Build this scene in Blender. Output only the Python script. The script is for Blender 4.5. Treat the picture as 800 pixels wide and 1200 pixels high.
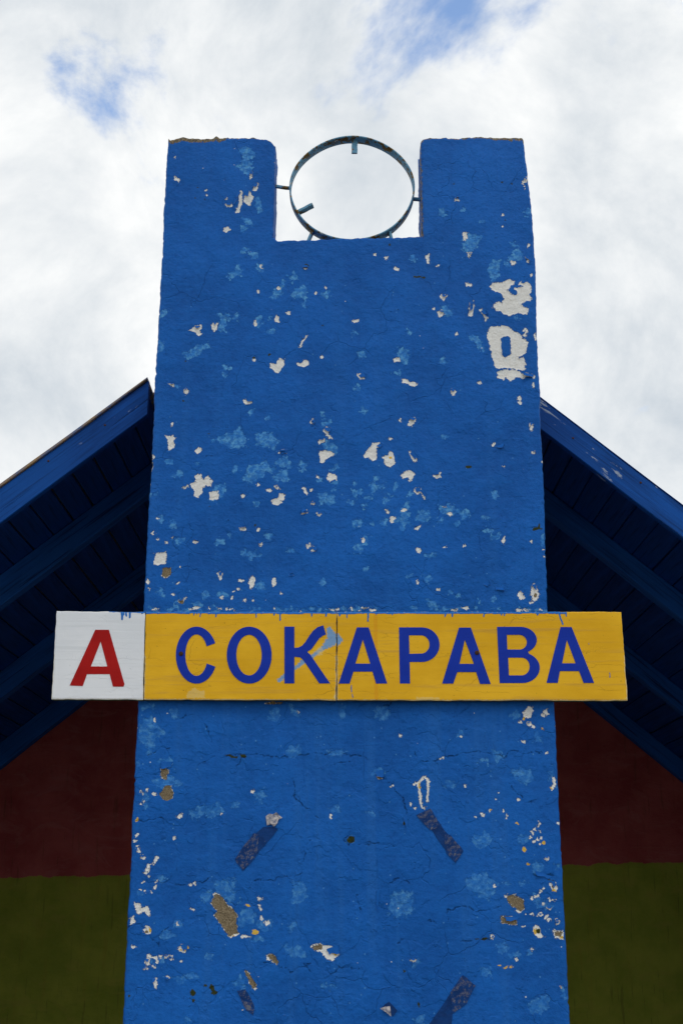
import bpy, bmesh, math, random
import numpy as np
from mathutils import Vector, Matrix

random.seed(7)
sc = bpy.context.scene
for o in list(bpy.data.objects):
    bpy.data.objects.remove(o)

# ---------------------------------------------------------------- camera
CAM_H = 1.6
FOC = 1420.0                       # focal length in pixels of the 800 x 1200 survey photograph
PITCH = math.atan(FOC / 4483.0)    # tilt up, from the convergence of the pylon's edges
cd = bpy.data.cameras.new('camera')
cam = bpy.data.objects.new('camera', cd)
sc.collection.objects.link(cam)
cam.location = (0, 0, CAM_H)
cam.rotation_euler = (math.radians(90) + PITCH, 0, 0)
cd.sensor_fit = 'VERTICAL'
cd.sensor_height = 36.0
cd.sensor_width = 24.0
cd.lens = FOC / 1200.0 * 36.0
cd.clip_end = 3000
sc.camera = cam

# ---------------------------------------------------------------- sky, sun, exposure
SUN_EL, SUN_AZ = math.radians(52), math.radians(152)     # azimuth clockwise from +Y
w = bpy.data.worlds.new('World'); sc.world = w; w.use_nodes = True
nt = w.node_tree; N = nt.nodes; L = nt.links
for n in list(N): N.remove(n)
wout = N.new('ShaderNodeOutputWorld'); bg = N.new('ShaderNodeBackground')
L.new(bg.outputs[0], wout.inputs[0])
sky = N.new('ShaderNodeTexSky'); sky.sky_type = 'NISHITA'; sky.sun_disc = False
sky.sun_elevation = SUN_EL; sky.sun_rotation = SUN_AZ
sky.air_density = 1.0; sky.dust_density = 0.6; sky.ozone_density = 1.5
SKY_STRENGTH = 0.13
bg.inputs[1].default_value = SKY_STRENGTH
tc = N.new('ShaderNodeTexCoord')
mp = N.new('ShaderNodeMapping'); mp.inputs['Scale'].default_value = (1.0, 1.0, 1.45)
L.new(tc.outputs['Generated'], mp.inputs[0])
CLOUD_OFF = (33.8492, 5.3479, 14.2173)
mp.inputs['Location'].default_value = CLOUD_OFF
n1 = N.new('ShaderNodeTexNoise'); n1.inputs['Scale'].default_value = 3.6; n1.inputs['Detail'].default_value = 8
n1.inputs['Roughness'].default_value = 0.58; n1.inputs['Distortion'].default_value = 0.25
L.new(mp.outputs[0], n1.inputs['Vector'])
cov = N.new('ShaderNodeMapRange'); cov.interpolation_type = 'SMOOTHSTEP'
cov.inputs[1].default_value = 0.315; cov.inputs[2].default_value = 0.405
L.new(n1.outputs[0], cov.inputs[0])
mp3 = N.new('ShaderNodeMapping'); mp3.inputs['Scale'].default_value = (1.0, 1.0, 1.45); mp3.inputs['Location'].default_value = (29.4068, 2.2646, 10.1734)
L.new(tc.outputs['Generated'], mp3.inputs[0])
n3 = N.new('ShaderNodeTexNoise'); n3.inputs['Scale'].default_value = 2.4; n3.inputs['Detail'].default_value = 8
n3.inputs['Roughness'].default_value = 0.58; n3.inputs['Distortion'].default_value = 0.25
L.new(mp3.outputs[0], n3.inputs['Vector'])
nmin = N.new('ShaderNodeMath'); nmin.operation = 'MINIMUM'; L.new(n1.outputs[0], nmin.inputs[0]); L.new(n3.outputs[0], nmin.inputs[1])
L.new(nmin.outputs[0], cov.inputs[0])
mp2 = N.new('ShaderNodeMapping'); mp2.inputs['Scale'].default_value = (1.0, 1.0, 1.2)
mp2.inputs['Location'].default_value = (56.1, 130.9, 17.0)
L.new(tc.outputs['Generated'], mp2.inputs[0])
n2 = N.new('ShaderNodeTexNoise'); n2.inputs['Scale'].default_value = 4.8; n2.inputs['Detail'].default_value = 7
n2.inputs['Roughness'].default_value = 0.61; n2.inputs['Distortion'].default_value = 0.35
L.new(mp2.outputs[0], n2.inputs['Vector'])
shade = N.new('ShaderNodeValToRGB')
e = shade.color_ramp.elements
e[0].position = 0.30; e[0].color = (4.5, 4.95, 5.4, 1)
e[1].position = 0.58; e[1].color = (7.3, 7.4, 7.4, 1)
L.new(n2.outputs[0], shade.inputs[0])
mixs = N.new('ShaderNodeMix'); mixs.data_type = 'RGBA'
L.new(cov.outputs[0], mixs.inputs[0])
skyb = N.new('ShaderNodeMix'); skyb.data_type = 'RGBA'; skyb.blend_type = 'MULTIPLY'; skyb.inputs[0].default_value = 1
skyb.inputs[7].default_value = (2.0, 2.0, 2.0, 1)      # thin bright haze between the clouds
L.new(sky.outputs[0], skyb.inputs[6])
L.new(skyb.outputs[2], mixs.inputs[6]); L.new(shade.outputs[0], mixs.inputs[7])
L.new(mixs.outputs[2], bg.inputs[0])

sd = bpy.data.lights.new('sun', 'SUN'); sd.energy = 0.6; sd.angle = math.radians(22); sd.color = (1, 0.965, 0.91)
sun = bpy.data.objects.new('sun', sd); sc.collection.objects.link(sun)
sdir = Vector((math.sin(SUN_AZ) * math.cos(SUN_EL), math.cos(SUN_AZ) * math.cos(SUN_EL), math.sin(SUN_EL)))
sun.rotation_euler = sdir.to_track_quat('Z', 'Y').to_euler()
sun.location = (2, -4, 8)

sc.view_settings.view_transform = 'Standard'
sc.view_settings.look = 'None'
sc.view_settings.exposure = 0.06
sc.view_settings.gamma = 1.0
sc.view_settings.use_curve_mapping = False
sc.render.engine = 'CYCLES'
sc.cycles.max_bounces = 8
sc.cycles.diffuse_bounces = 5

# ---------------------------------------------------------------- survey: photo pixel -> point on a real vertical plane at depth Y
C_, S_ = math.cos(PITCH), math.sin(PITCH)
def P(x, y, Y):
    u = x - 400.0; v = 600.0 - y
    t = Y / (FOC * C_ - v * S_)
    return u * t, (FOC * S_ + v * C_) * t + CAM_H

# ---------------------------------------------------------------- helpers
def link(o, parent=None):
    sc.collection.objects.link(o)
    if parent is not None: o.parent = parent
    return o
def empty(name, loc=(0, 0, 0)):
    o = bpy.data.objects.new(name, None); o.location = loc; o.empty_display_size = 0.2
    return link(o)
def tag(o, label, cat, group=None):
    o['label'] = label; o['category'] = cat
    if group: o['group'] = group
    return o
def mesh_obj(name, verts, faces, mats, parent=None, smooth=False, loc=(0, 0, 0)):
    me = bpy.data.meshes.new(name); me.from_pydata([tuple(v) for v in verts], [], faces); me.update()
    for m in (mats if isinstance(mats, (list, tuple)) else [mats]): me.materials.append(m)
    if smooth: me.polygons.foreach_set('use_smooth', [True] * len(me.polygons))
    o = bpy.data.objects.new(name, me); o.location = loc
    return link(o, parent)
def bm_obj(name, bm, mats, parent=None, smooth=False, loc=(0, 0, 0)):
    me = bpy.data.meshes.new(name); bmesh.ops.recalc_face_normals(bm, faces=bm.faces); bm.to_mesh(me); bm.free()
    for m in (mats if isinstance(mats, (list, tuple)) else [mats]): me.materials.append(m)
    if smooth: me.polygons.foreach_set('use_smooth', [True] * len(me.polygons))
    o = bpy.data.objects.new(name, me); o.location = loc
    return link(o, parent)

def _lat(ix, iz, seed):
    h = (ix.astype(np.int64) * 374761393 + iz.astype(np.int64) * 668265263 + seed * 982451653) & 0x7fffffff
    h = ((h ^ (h >> 13)) * 1274126177) & 0x7fffffff
    h = (h ^ (h >> 16)) & 0x7fffffff
    return h / float(0x7fffffff) * 2 - 1
def vnoise(x, z, scale, seed=1, octv=1):
    x = np.asarray(x, float) / scale; z = np.asarray(z, float) / scale
    r = 0; a = 1
    for k in range(octv):
        ix = np.floor(x); iz = np.floor(z); fx = x - ix; fz = z - iz
        fx = fx * fx * (3 - 2 * fx); fz = fz * fz * (3 - 2 * fz)
        s = seed + k * 17
        r = r + a * ((_lat(ix, iz, s) * (1 - fx) + _lat(ix + 1, iz, s) * fx) * (1 - fz)
                     + (_lat(ix, iz + 1, s) * (1 - fx) + _lat(ix + 1, iz + 1, s) * fx) * fz)
        x = x * 2; z = z * 2; a *= 0.5
    return r

# ---- node helpers
class M:
    def __init__(s, name, rough=0.7):
        s.m = bpy.data.materials.new(name); s.m.use_nodes = True
        s.t = s.m.node_tree; s.b = s.t.nodes['Principled BSDF']; s.b.inputs['Roughness'].default_value = rough
        s.tc = s.n('ShaderNodeTexCoord')
        s.height = None; s.spec = 0.10
    def n(s, k): return s.t.nodes.new(k)
    def l(s, a, b): s.t.links.new(a, b)
    def val(s, x, sock):
        if isinstance(x, (int, float)): sock.default_value = x
        elif isinstance(x, (tuple, list)): sock.default_value = tuple(x) if len(x) == 4 or len(sock.default_value) == 3 else tuple(x) + (1,)
        else: s.l(x, sock)
    def noise(s, scale, detail=4, rough=0.55, stretch=(1, 1, 1), dist=0.0, off=(0, 0, 0), which=0, coord='Object'):
        mp = s.n('ShaderNodeMapping'); mp.inputs['Scale'].default_value = stretch; mp.inputs['Location'].default_value = off
        s.l(s.tc.outputs[coord], mp.inputs[0])
        t = s.n('ShaderNodeTexNoise'); t.inputs['Scale'].default_value = scale; t.inputs['Detail'].default_value = detail
        t.inputs['Roughness'].default_value = rough; t.inputs['Distortion'].default_value = dist
        s.l(mp.outputs[0], t.inputs['Vector']); return t.outputs[which]
    def vor(s, scale, feat='F1', stretch=(1, 1, 1), off=(0, 0, 0), warp=None, out='Distance'):
        mp = s.n('ShaderNodeMapping'); mp.inputs['Scale'].default_value = stretch; mp.inputs['Location'].default_value = off
        s.l(s.tc.outputs['Object'], mp.inputs[0]); src = mp.outputs[0]
        if warp:
            nz = s.noise(warp[0], 3, which=1); vm = s.n('ShaderNodeVectorMath'); vm.operation = 'SCALE'; s.l(nz, vm.inputs[0]); vm.inputs['Scale'].default_value = warp[1]
            va = s.n('ShaderNodeVectorMath'); va.operation = 'ADD'; s.l(src, va.inputs[0]); s.l(vm.outputs[0], va.inputs[1]); src = va.outputs[0]
        t = s.n('ShaderNodeTexVoronoi'); t.feature = feat; t.inputs['Scale'].default_value = scale
        s.l(src, t.inputs['Vector']); return t.outputs[out]
    def attr(s, name):
        a = s.n('ShaderNodeAttribute'); a.attribute_name = name; return a.outputs['Fac']
    def math(s, op, a, b=0.0, c=None, clamp=False):
        t = s.n('ShaderNodeMath'); t.operation = op; t.use_clamp = clamp
        s.val(a, t.inputs[0]); s.val(b, t.inputs[1])
        if c is not None: s.val(c, t.inputs[2])
        return t.outputs[0]
    def ramp(s, x, lo, hi, a=0.0, b=1.0, smooth=True):
        t = s.n('ShaderNodeMapRange'); t.interpolation_type = 'SMOOTHSTEP' if smooth else 'LINEAR'
        s.val(x, t.inputs[0]); t.inputs[1].default_value = lo; t.inputs[2].default_value = hi; t.inputs[3].default_value = a; t.inputs[4].default_value = b
        return t.outputs[0]
    def mix(s, f, a, b, mode='MIX'):
        t = s.n('ShaderNodeMix'); t.data_type = 'RGBA'; t.blend_type = mode
        s.val(f, t.inputs[0]); s.val(a, t.inputs[6]); s.val(b, t.inputs[7]); return t.outputs[2]
    def bump(s, h, dist=0.002, strength=1.0):
        s.height = s.math('MULTIPLY', h, dist * strength) if s.height is None else s.math('MULTIPLY_ADD', h, dist * strength, s.height)
    def done(s, col, rough=None, metal=None):
        s.val(col, s.b.inputs['Base Color'])
        if rough is not None: s.val(rough, s.b.inputs['Roughness'])
        if metal is not None: s.val(metal, s.b.inputs['Metallic'])
        s.b.inputs['Specular IOR Level'].default_value = s.spec
        if s.height is not None:
            t = s.n('ShaderNodeBump'); t.inputs['Distance'].default_value = 1.0; t.inputs['Strength'].default_value = 1.0
            s.l(s.height, t.inputs['Height']); s.l(t.outputs[0], s.b.inputs['Normal'])
        return s.m

# ---------------------------------------------------------------- materials
BLUE = (0.011, 0.098, 0.44)
def mat_pylon():
    m = M('pylon_paint', 0.62)
    fine = m.noise(900, 3, 0.6); mid = m.noise(210, 4, 0.6); big = m.noise(3.2, 5, 0.6); soft = m.noise(22, 4, 0.55)
    streak = m.noise(38, 4, 0.6, stretch=(1, 1, 0.10))
    col = m.mix(m.ramp(big, 0.35, 0.68), (0.0062, 0.090, 0.360), (0.0092, 0.124, 0.475))
    col = m.mix(m.ramp(soft, 0.40, 0.72, 0, 0.35), col, (0.0085, 0.128, 0.47))
    col = m.mix(m.ramp(streak, 0.52, 0.75, 0, 0.35), col, (0.0045, 0.078, 0.325))
    run = m.noise(17, 5, 0.6, stretch=(1, 1, 0.05), off=(6, 2, 2)); col = m.mix(m.math('MULTIPLY', m.ramp(run, 0.50, 0.66, 0, 0.75), m.attr('rough')), col, (0.016, 0.125, 0.43))
    col = m.mix(m.ramp(mid, 0.60, 0.78, 0, 0.35), col, (0.0045, 0.070, 0.29))
    mot = m.noise(75, 5, 0.68, off=(8, 3, 3)); col = m.mix(m.ramp(mot, 0.50, 0.68, 0, 0.40), col, (0.0035, 0.060, 0.26))
    hb_ = m.noise(90, 4, 0.65, stretch=(0.10, 1, 1), off=(2, 9, 4)); col = m.mix(m.ramp(hb_, 0.52, 0.70, 0, 0.35), col, (0.0095, 0.135, 0.50))
    pit = m.vor(130, warp=(200, 0.003)); pitm = m.math('MULTIPLY', m.ramp(pit, 0.10, 0.24, 1, 0), m.ramp(m.noise(11, 4, 0.6, off=(1, 2, 7)), 0.52, 0.66)); col = m.mix(m.math('MULTIPLY', pitm, 0.55), col, (0.003, 0.030, 0.14))
    def mask(name, amp, fac_scale=420, edge=0.0011, det=4):
        a = m.attr(name); nz = m.noise(fac_scale, det, 0.65, off=(len(name) * 1.7, 3, 1))
        a2 = m.math('MULTIPLY_ADD', m.math('SUBTRACT', nz, 0.5), amp, a)
        sh = {'pale': 0.0022, 'white': 0.0008}.get(name, 0.0)
        return m.ramp(a2, -edge - sh, edge - sh)
    pale = mask('pale', 0.058, 58, 0.0008, 6)
    pale2 = m.math('MULTIPLY', pale, m.ramp(m.noise(70, 6, 0.68), 0.47, 0.52, 0.40, 0.92))
    pale2 = m.math('MULTIPLY', pale2, m.ramp(m.attr('rough'), 0.35, 0.85, 1.0, 0.55, False))
    col = m.mix(pale2, col, m.mix(m.ramp(m.noise(60, 3), 0.4, 0.65), (0.035, 0.21, 0.58), (0.11, 0.36, 0.66)))
    # scattered pin-head losses
    sp = m.vor(95, warp=(300, 0.004)); spc = m.vor(95, warp=(300, 0.004), out='Color')
    sel = m.n('ShaderNodeSeparateColor'); m.l(spc, sel.inputs[0])
    spk = m.math('MULTIPLY', m.ramp(sp, 0.17, 0.23, 1, 0), m.math('GREATER_THAN', sel.outputs[0], m.math('SUBTRACT', 1.0, m.attr('wear'))))
    spcol = m.mix(m.ramp(sel.outputs[1], 0.45, 0.5), (0.07, 0.24, 0.52), (0.66, 0.65, 0.60))
    col = m.mix(m.math('MULTIPLY', spk, 0.9), col, spcol)
    white = mask('white', 0.015, 210, 0.0007)
    wcol = m.mix(m.ramp(m.noise(260, 5, 0.7), 0.42, 0.75), (0.82, 0.81, 0.77), (0.60, 0.57, 0.50))
    wcol = m.mix(m.ramp(m.noise(45, 3), 0.55, 0.7, 0, 0.45), wcol, (0.66, 0.72, 0.74))
    col = m.mix(white, col, wcol)
    och = mask('ochre', 0.012, 250, 0.0007); col = m.mix(och, col, m.mix(m.noise(300), (0.62, 0.36, 0.035), (0.74, 0.50, 0.10)))
    bare = mask('bare', 0.014, 210, 0.0007)
    bcol = m.mix(m.ramp(m.noise(420, 5, 0.7), 0.35, 0.7), (0.105, 0.078, 0.044), (0.34, 0.27, 0.17))
    col = m.mix(bare, col, bcol)
    grn = mask('moss', 0.008, 300, 0.001); col = m.mix(grn, col, m.mix(m.noise(350), (0.012, 0.018, 0.008), (0.05, 0.06, 0.012)))  # greenish growth dots, plus shade of slits, holes and flaps put into the colour
    crk = m.math('MULTIPLY', m.ramp(m.math('MULTIPLY_ADD', m.math('SUBTRACT', m.noise(160, 4), 0.5), 0.008, m.attr('crack')), -0.0012, 0.0008, 0, 1), m.ramp(m.noise(28, 3, off=(6, 6, 1)), 0.42, 0.58, 0.12, 1))
    col = m.mix(m.math('MULTIPLY', crk, 0.40), col, (0.004, 0.022, 0.095))
    # fine hairline crazing
    hv = m.vor(7, 'DISTANCE_TO_EDGE', warp=(9, 0.10)); hair = m.ramp(hv, 0.0, 0.012, 1, 0)
    hair = m.math('MULTIPLY', hair, m.ramp(m.noise(5, 3, off=(3, 1, 8)), 0.50, 0.62))
    # relief: layered old paint, plaster, brush marks, chip depth
    lay = m.noise(6.5, 4, 0.50, dist=0.3, off=(1, 5, 2)); layer = m.ramp(lay, 0.50, 0.522)
    lay2 = m.ramp(m.noise(13, 4, 0.52, dist=0.3, off=(7, 2, 2)), 0.60, 0.622)
    rl = m.math('MULTIPLY', m.math('ADD', layer, lay2), m.attr('rough'))
    m.bump(rl, 0.0019, 0.8)
    brush = m.noise(140, 3, 0.6, stretch=(0.12, 1, 1))
    m.bump(big, 0.030, 0.6); m.bump(pitm, -0.0010, 0.8); m.bump(mot, 0.004, 0.6); m.bump(soft, 0.007, 0.6); m.bump(brush, 0.0012, 0.40); m.bump(mid, 0.0016, 0.55); m.bump(fine, 0.0005, 0.6)
    chip = m.math('MAXIMUM', m.math('MAXIMUM', white, m.math('MULTIPLY', bare, 1.8)), m.math('MULTIPLY', pale, 0.25))
    chip = m.math('MAXIMUM', chip, m.math('MULTIPLY', crk, 1.8)); chip = m.math('MAXIMUM', chip, m.math('MULTIPLY', hair, 0.7))
    inv = m.math('SUBTRACT', 2.0, chip); m.bump(inv, 0.0027, 0.9)
    # broken concrete at the raw top edges
    raw = m.math('MULTIPLY_ADD', m.math('SUBTRACT', m.noise(75, 6, 0.7), 0.5), 0.034, m.attr('raw')); rawm = m.ramp(raw, -0.002, 0.002)
    rcol = m.mix(m.ramp(m.noise(160, 5, 0.7), 0.4, 0.62), (0.07, 0.062, 0.05), (0.27, 0.22, 0.14))
    rcol = m.mix(m.ramp(m.noise(90, 4, off=(4, 4, 4)), 0.58, 0.68), rcol, (0.30, 0.14, 0.03))
    col = m.mix(rawm, col, rcol)
    rr = m.mix(m.math('MAXIMUM', white, bare), (0.56,) * 3, (0.85,) * 3)
    return m.done(col, rr)

def mat_wood(name, c1, c2, bare=0.0, rough=0.6):
    m = M(name, rough)
    g = m.noise(26, 6, 0.62, stretch=(0.06, 1, 1), dist=0.4); g2 = m.noise(110, 4, 0.6, stretch=(0.035, 1, 1)); b = m.noise(2.4, 4)
    col = m.mix(m.ramp(b, 0.35, 0.65), c1, c2)
    col = m.mix(m.ramp(g2, 0.50, 0.66, 0, 0.6), col, tuple(x * 0.45 for x in c1))
    col = m.mix(m.ramp(g, 0.52, 0.66, 0, 0.45), col, tuple(x * 1.5 for x in c2))
    if bare > 0:
        lossn = m.noise(14, 6, 0.68, stretch=(0.22, 1, 1), off=(2, 8, 1))
        loss = m.ramp(lossn, 0.78 - bare, 0.80 - bare)
        col = m.mix(m.math('MULTIPLY', loss, m.ramp(g2, 0.42, 0.52)), col, (0.30, 0.36, 0.46))
        chk = m.ramp(m.noise(60, 5, 0.6, stretch=(0.03, 1, 1), dist=0.6, off=(5, 5, 5)), 0.60, 0.64)
        col = m.mix(m.math('MULTIPLY', chk, 0.7), col, (0.003, 0.010, 0.04))
        m.bump(m.math('SUBTRACT', 1.0, chk), 0.002, 0.7)
    m.bump(g, 0.003, 0.5); m.bump(g2, 0.0015, 0.7)
    return m.done(col)

def mat_sign(name, c1, c2, stain, hairk=0.5):
    m = M(name, 0.42)
    g = m.noise(60, 5, 0.6, stretch=(0.05, 1, 1), dist=0.5); b = m.noise(7, 5, 0.6, stretch=(0.5, 1, 1)); f = m.noise(260, 4, 0.65)
    col = m.mix(m.ramp(b, 0.35, 0.68), c1, c2)
    col = m.mix(m.ramp(g, 0.52, 0.70, 0, 0.55), col, stain)
    # hairline checks in the enamel
    hv = m.vor(11, 'DISTANCE_TO_EDGE', stretch=(0.45, 1, 2.0), warp=(16, 0.06)); hair = m.ramp(hv, 0.0, 0.010, 1, 0)
    hair = m.math('MULTIPLY', hair, m.ramp(m.noise(6, 3, off=(9, 1, 8)), 0.46, 0.60))
    col = m.mix(m.math('MULTIPLY', hair, hairk), col, tuple(x * 0.45 for x in stain))
    spv = m.vor(38, warp=(60, 0.02)); col = m.mix(m.ramp(spv, 0.03, 0.06, 0.75, 0), col, tuple(x * 0.25 for x in stain))
    sm = m.ramp(m.math('MULTIPLY_ADD', m.math('SUBTRACT', m.noise(240, 5, 0.72), 0.5), 0.030, m.attr('smear')), -0.0034, -0.0018)
    col = m.mix(m.math('MULTIPLY', sm, 0.85), col, m.mix(m.noise(140, 4), (0.055, 0.26, 0.60), (0.14, 0.40, 0.68)))
    pt = m.ramp(m.math('MULTIPLY_ADD', m.math('SUBTRACT', m.noise(180, 5, 0.7), 0.5), 0.016, m.attr('patch')), -0.0012, 0.0012)
    col = m.mix(m.math('MULTIPLY', pt, 0.42), col, m.mix(m.noise(160, 4), (0.80, 0.60, 0.14), (0.66, 0.62, 0.40)))
    rs = m.ramp(m.attr('rust'), -0.0008, 0.0008); col = m.mix(m.math('MULTIPLY', rs, 0.55), col, (0.72, 0.31, 0.012))
    dr = m.ramp(m.math('MULTIPLY_ADD', m.math('SUBTRACT', m.noise(420, 3, 0.6), 0.5), 0.003, m.attr('drip')), -0.0006, 0.0006)
    col = m.mix(dr, col, (0.020, 0.16, 0.52))
    eg = m.ramp(m.math('MULTIPLY_ADD', m.math('SUBTRACT', m.noise(160, 5, 0.7), 0.5), 0.013, m.attr('edge')), 0.0, 0.002)
    col = m.mix(m.math('MULTIPLY', eg, 0.55), col, (0.72, 0.66, 0.46))
    m.bump(g, 0.0012, 0.6); m.bump(b, 0.003, 0.4); m.bump(f, 0.0005, 0.5); m.bump(m.math('SUBTRACT', 1.0, hair), 0.0006, 0.8); m.bump(dr, 0.0012, 0.8)
    return m.done(col, m.ramp(f, 0.3, 0.7, 0.38, 0.55))

def mat_letter(name, c1, c2):
    m = M(name, 0.40)
    g = m.noise(60, 5, 0.6, stretch=(0.05, 1, 1), dist=0.5); f = m.noise(320, 4, 0.65); b = m.noise(9, 4)
    col = m.mix(m.ramp(b, 0.35, 0.65), c1, c2)
    chipm = m.ramp(m.noise(120, 5, 0.72, off=(3, 3, 3)), 0.735, 0.75); col = m.mix(m.math('MULTIPLY', chipm, 0.6), col, (0.40, 0.36, 0.26))
    m.bump(g, 0.0012, 0.5); m.bump(f, 0.0005, 0.5)
    return m.done(col, m.ramp(f, 0.3, 0.7, 0.36, 0.52))

def mat_plain(name, c1, c2, scale=40, rough=0.7, bumpd=0.001, stretch=(1, 1, 1)):
    m = M(name, rough); a = m.noise(scale, 5, 0.65, stretch=stretch); b = m.noise(scale * 6, 3)
    m.bump(a, bumpd * 3, 0.6); m.bump(b, bumpd, 0.6)
    return m.done(m.mix(m.ramp(a, 0.35, 0.65), c1, c2))

def mat_backwall():
    m = M('shelter_wall_paint', 0.75)
    sp = m.n('ShaderNodeSeparateXYZ'); m.l(m.tc.outputs['Object'], sp.inputs[0])
    wob = m.math('MULTIPLY', m.math('SUBTRACT', m.noise(11, 6, 0.65, stretch=(1, 1, 0.3)), 0.5), 0.050)
    line = m.math('ADD', m.math('MULTIPLY_ADD', sp.outputs[0], 0.0222, 1.722), wob)
    red = m.ramp(m.math('SUBTRACT', sp.outputs[2], line), -0.004, 0.004)
    n = m.noise(5, 6, 0.65); st = m.noise(22, 5, 0.6, stretch=(1, 1, 0.12)); f = m.noise(120, 4, 0.65)
    rc = m.mix(m.ramp(n, 0.3, 0.7), (0.25, 0.040, 0.035), (0.34, 0.072, 0.060))
    gc = m.mix(m.ramp(n, 0.3, 0.7), (0.175, 0.205, 0.020), (0.26, 0.27, 0.032))
    gc = m.mix(m.ramp(st, 0.55, 0.75, 0, 0.5), gc, (0.23, 0.165, 0.02))
    col = m.mix(red, gc, rc)
    scr = m.ramp(m.noise(60, 4, 0.6, stretch=(1, 1, 0.07), off=(4, 4, 2)), 0.60, 0.68); col = m.mix(m.math('MULTIPLY', scr, 0.35), col, (0.045, 0.035, 0.012))
    tro_sheen = m.noise(9, 6, 0.7, stretch=(0.5, 1, 1.3), dist=1.2, off=(8, 1, 5)); col = m.mix(m.ramp(tro_sheen, 0.50, 0.66, 0, 0.5), col, m.mix(red, (0.26, 0.235, 0.035), (0.34, 0.10, 0.085)))  # trowel marks; on the red, a greyish sheen is put into the colour
    m.bump(tro_sheen, 0.012, 0.7)
    chipm = m.ramp(m.noise(26, 6, 0.7, off=(2, 2, 9)), 0.73, 0.745); col = m.mix(m.math('MULTIPLY', chipm, 0.8), col, (0.05, 0.03, 0.02))
    m.bump(n, 0.02, 0.5); m.bump(st, 0.004, 0.4); m.bump(f, 0.0015, 0.5)
    return m.done(col)

def mat_ring():
    m = M('ring_paint', 0.55)
    n = m.noise(38, 5, 0.65); f = m.noise(240, 4, 0.7)
    col = m.mix(m.ramp(m.noise(9, 3), 0.4, 0.6), (0.10, 0.26, 0.40), (0.15, 0.34, 0.48))
    col = m.mix(m.ramp(n, 0.505, 0.56), col, m.mix(m.ramp(f, 0.4, 0.6), (0.08, 0.045, 0.020), (0.22, 0.14, 0.03)))
    col = m.mix(m.ramp(m.noise(60, 4, off=(5, 1, 1)), 0.64, 0.67), col, (0.45, 0.52, 0.52))
    m.bump(n, 0.002, 0.6); m.bump(f, 0.0008, 0.7)
    return m.done(col)

MAT = dict(
    pylon=mat_pylon(),
    barge=mat_wood('blue_fascia_wood', (0.0042, 0.052, 0.235), (0.0062, 0.070, 0.295), bare=0.165),
    rafter=mat_wood('blue_rafter_wood', (0.009, 0.078, 0.285), (0.012, 0.092, 0.33), bare=0.06),
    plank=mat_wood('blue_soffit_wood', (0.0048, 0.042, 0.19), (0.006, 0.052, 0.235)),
    yellow=mat_sign('yellow_enamel', (0.74, 0.395, 0.012), (0.86, 0.485, 0.022), (0.58, 0.32, 0.05)),
    white=mat_sign('white_enamel', (0.74, 0.76, 0.78), (0.82, 0.83, 0.84), (0.66, 0.68, 0.69), 0.06),
    red=mat_letter('red_letter_paint', (0.36, 0.007, 0.006), (0.43, 0.010, 0.008)),
    ink=mat_letter('blue_letter_paint', (0.0065, 0.032, 0.34), (0.0085, 0.040, 0.39)),
    backwall=mat_backwall(), ring=mat_ring(),
    roof=mat_plain('rusty_roof_sheet', (0.07, 0.14, 0.30), (0.34, 0.22, 0.10), 30, 0.7, 0.001, (0.4, 1, 1)),
    concrete=mat_plain('grey_concrete', (0.22, 0.21, 0.195), (0.33, 0.315, 0.29), 9, 0.9),
    bluewall=mat_plain('blue_side_wall', (0.005, 0.09, 0.36), (0.0066, 0.11, 0.42), 12, 0.7),
    flake_back=mat_plain('flake_inner_face', (0.68, 0.66, 0.61), (0.80, 0.78, 0.73), 120, 0.9, 0.0005),
    flake_front=mat_plain('flake_blue_face', (0.0050, 0.090, 0.36), (0.0066, 0.105, 0.41), 90, 0.6, 0.0005),
    tape=None, screw=mat_plain('rusty_screw', (0.035, 0.016, 0.010), (0.10, 0.045, 0.02), 300, 0.8, 0.0004),
    sign_edge=mat_plain('sign_edge', (0.030, 0.055, 0.06), (0.13, 0.13, 0.05), 50, 0.85),
    ground=mat_plain('grassy_gravel', (0.17, 0.165, 0.13), (0.31, 0.29, 0.24), 3, 0.95, 0.004),
    asphalt=mat_plain('asphalt', (0.045, 0.045, 0.047), (0.085, 0.083, 0.08), 20, 0.95, 0.002),
)
def mat_tape(name, resid):
    m = M(name, 0.40)
    n = m.noise(85, 6, 0.72); f = m.noise(420, 3); e2 = m.noise(28, 4, 0.65, off=(3, 1, 1))
    col = m.mix(m.ramp(e2, 0.4, 0.6), (0.0045, 0.032, 0.135), (0.0055, 0.045, 0.185))
    lo = 0.50 if resid else 0.66
    col = m.mix(m.ramp(n, lo, lo + 0.05), col, m.mix(m.ramp(f, 0.4, 0.6), (0.030, 0.050, 0.13), (0.115, 0.125, 0.19)))
    if resid: col = m.mix(m.ramp(e2, 0.60, 0.63), col, (0.13, 0.14, 0.18))
    m.bump(n, 0.003, 0.7)
    return m.done(col)
MAT['tape_end'] = mat_tape('tape_residue', True)
MAT['tape'] = mat_tape('old_tape', False)

# ================================================================ ground
gs = mesh_obj('ground', [(-900, -900, 0), (900, -900, 0), (900, 900, 0), (-900, 900, 0)], [(0, 1, 2, 3)], MAT['ground']); gs['kind'] = 'structure'
pv = mesh_obj('road', [(-60, -7, 0.004), (60, -7, 0.004), (60, 1.2, 0.004), (-60, 1.2, 0.004)], [(0, 1, 2, 3)], MAT['asphalt']); pv['kind'] = 'structure'

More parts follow.
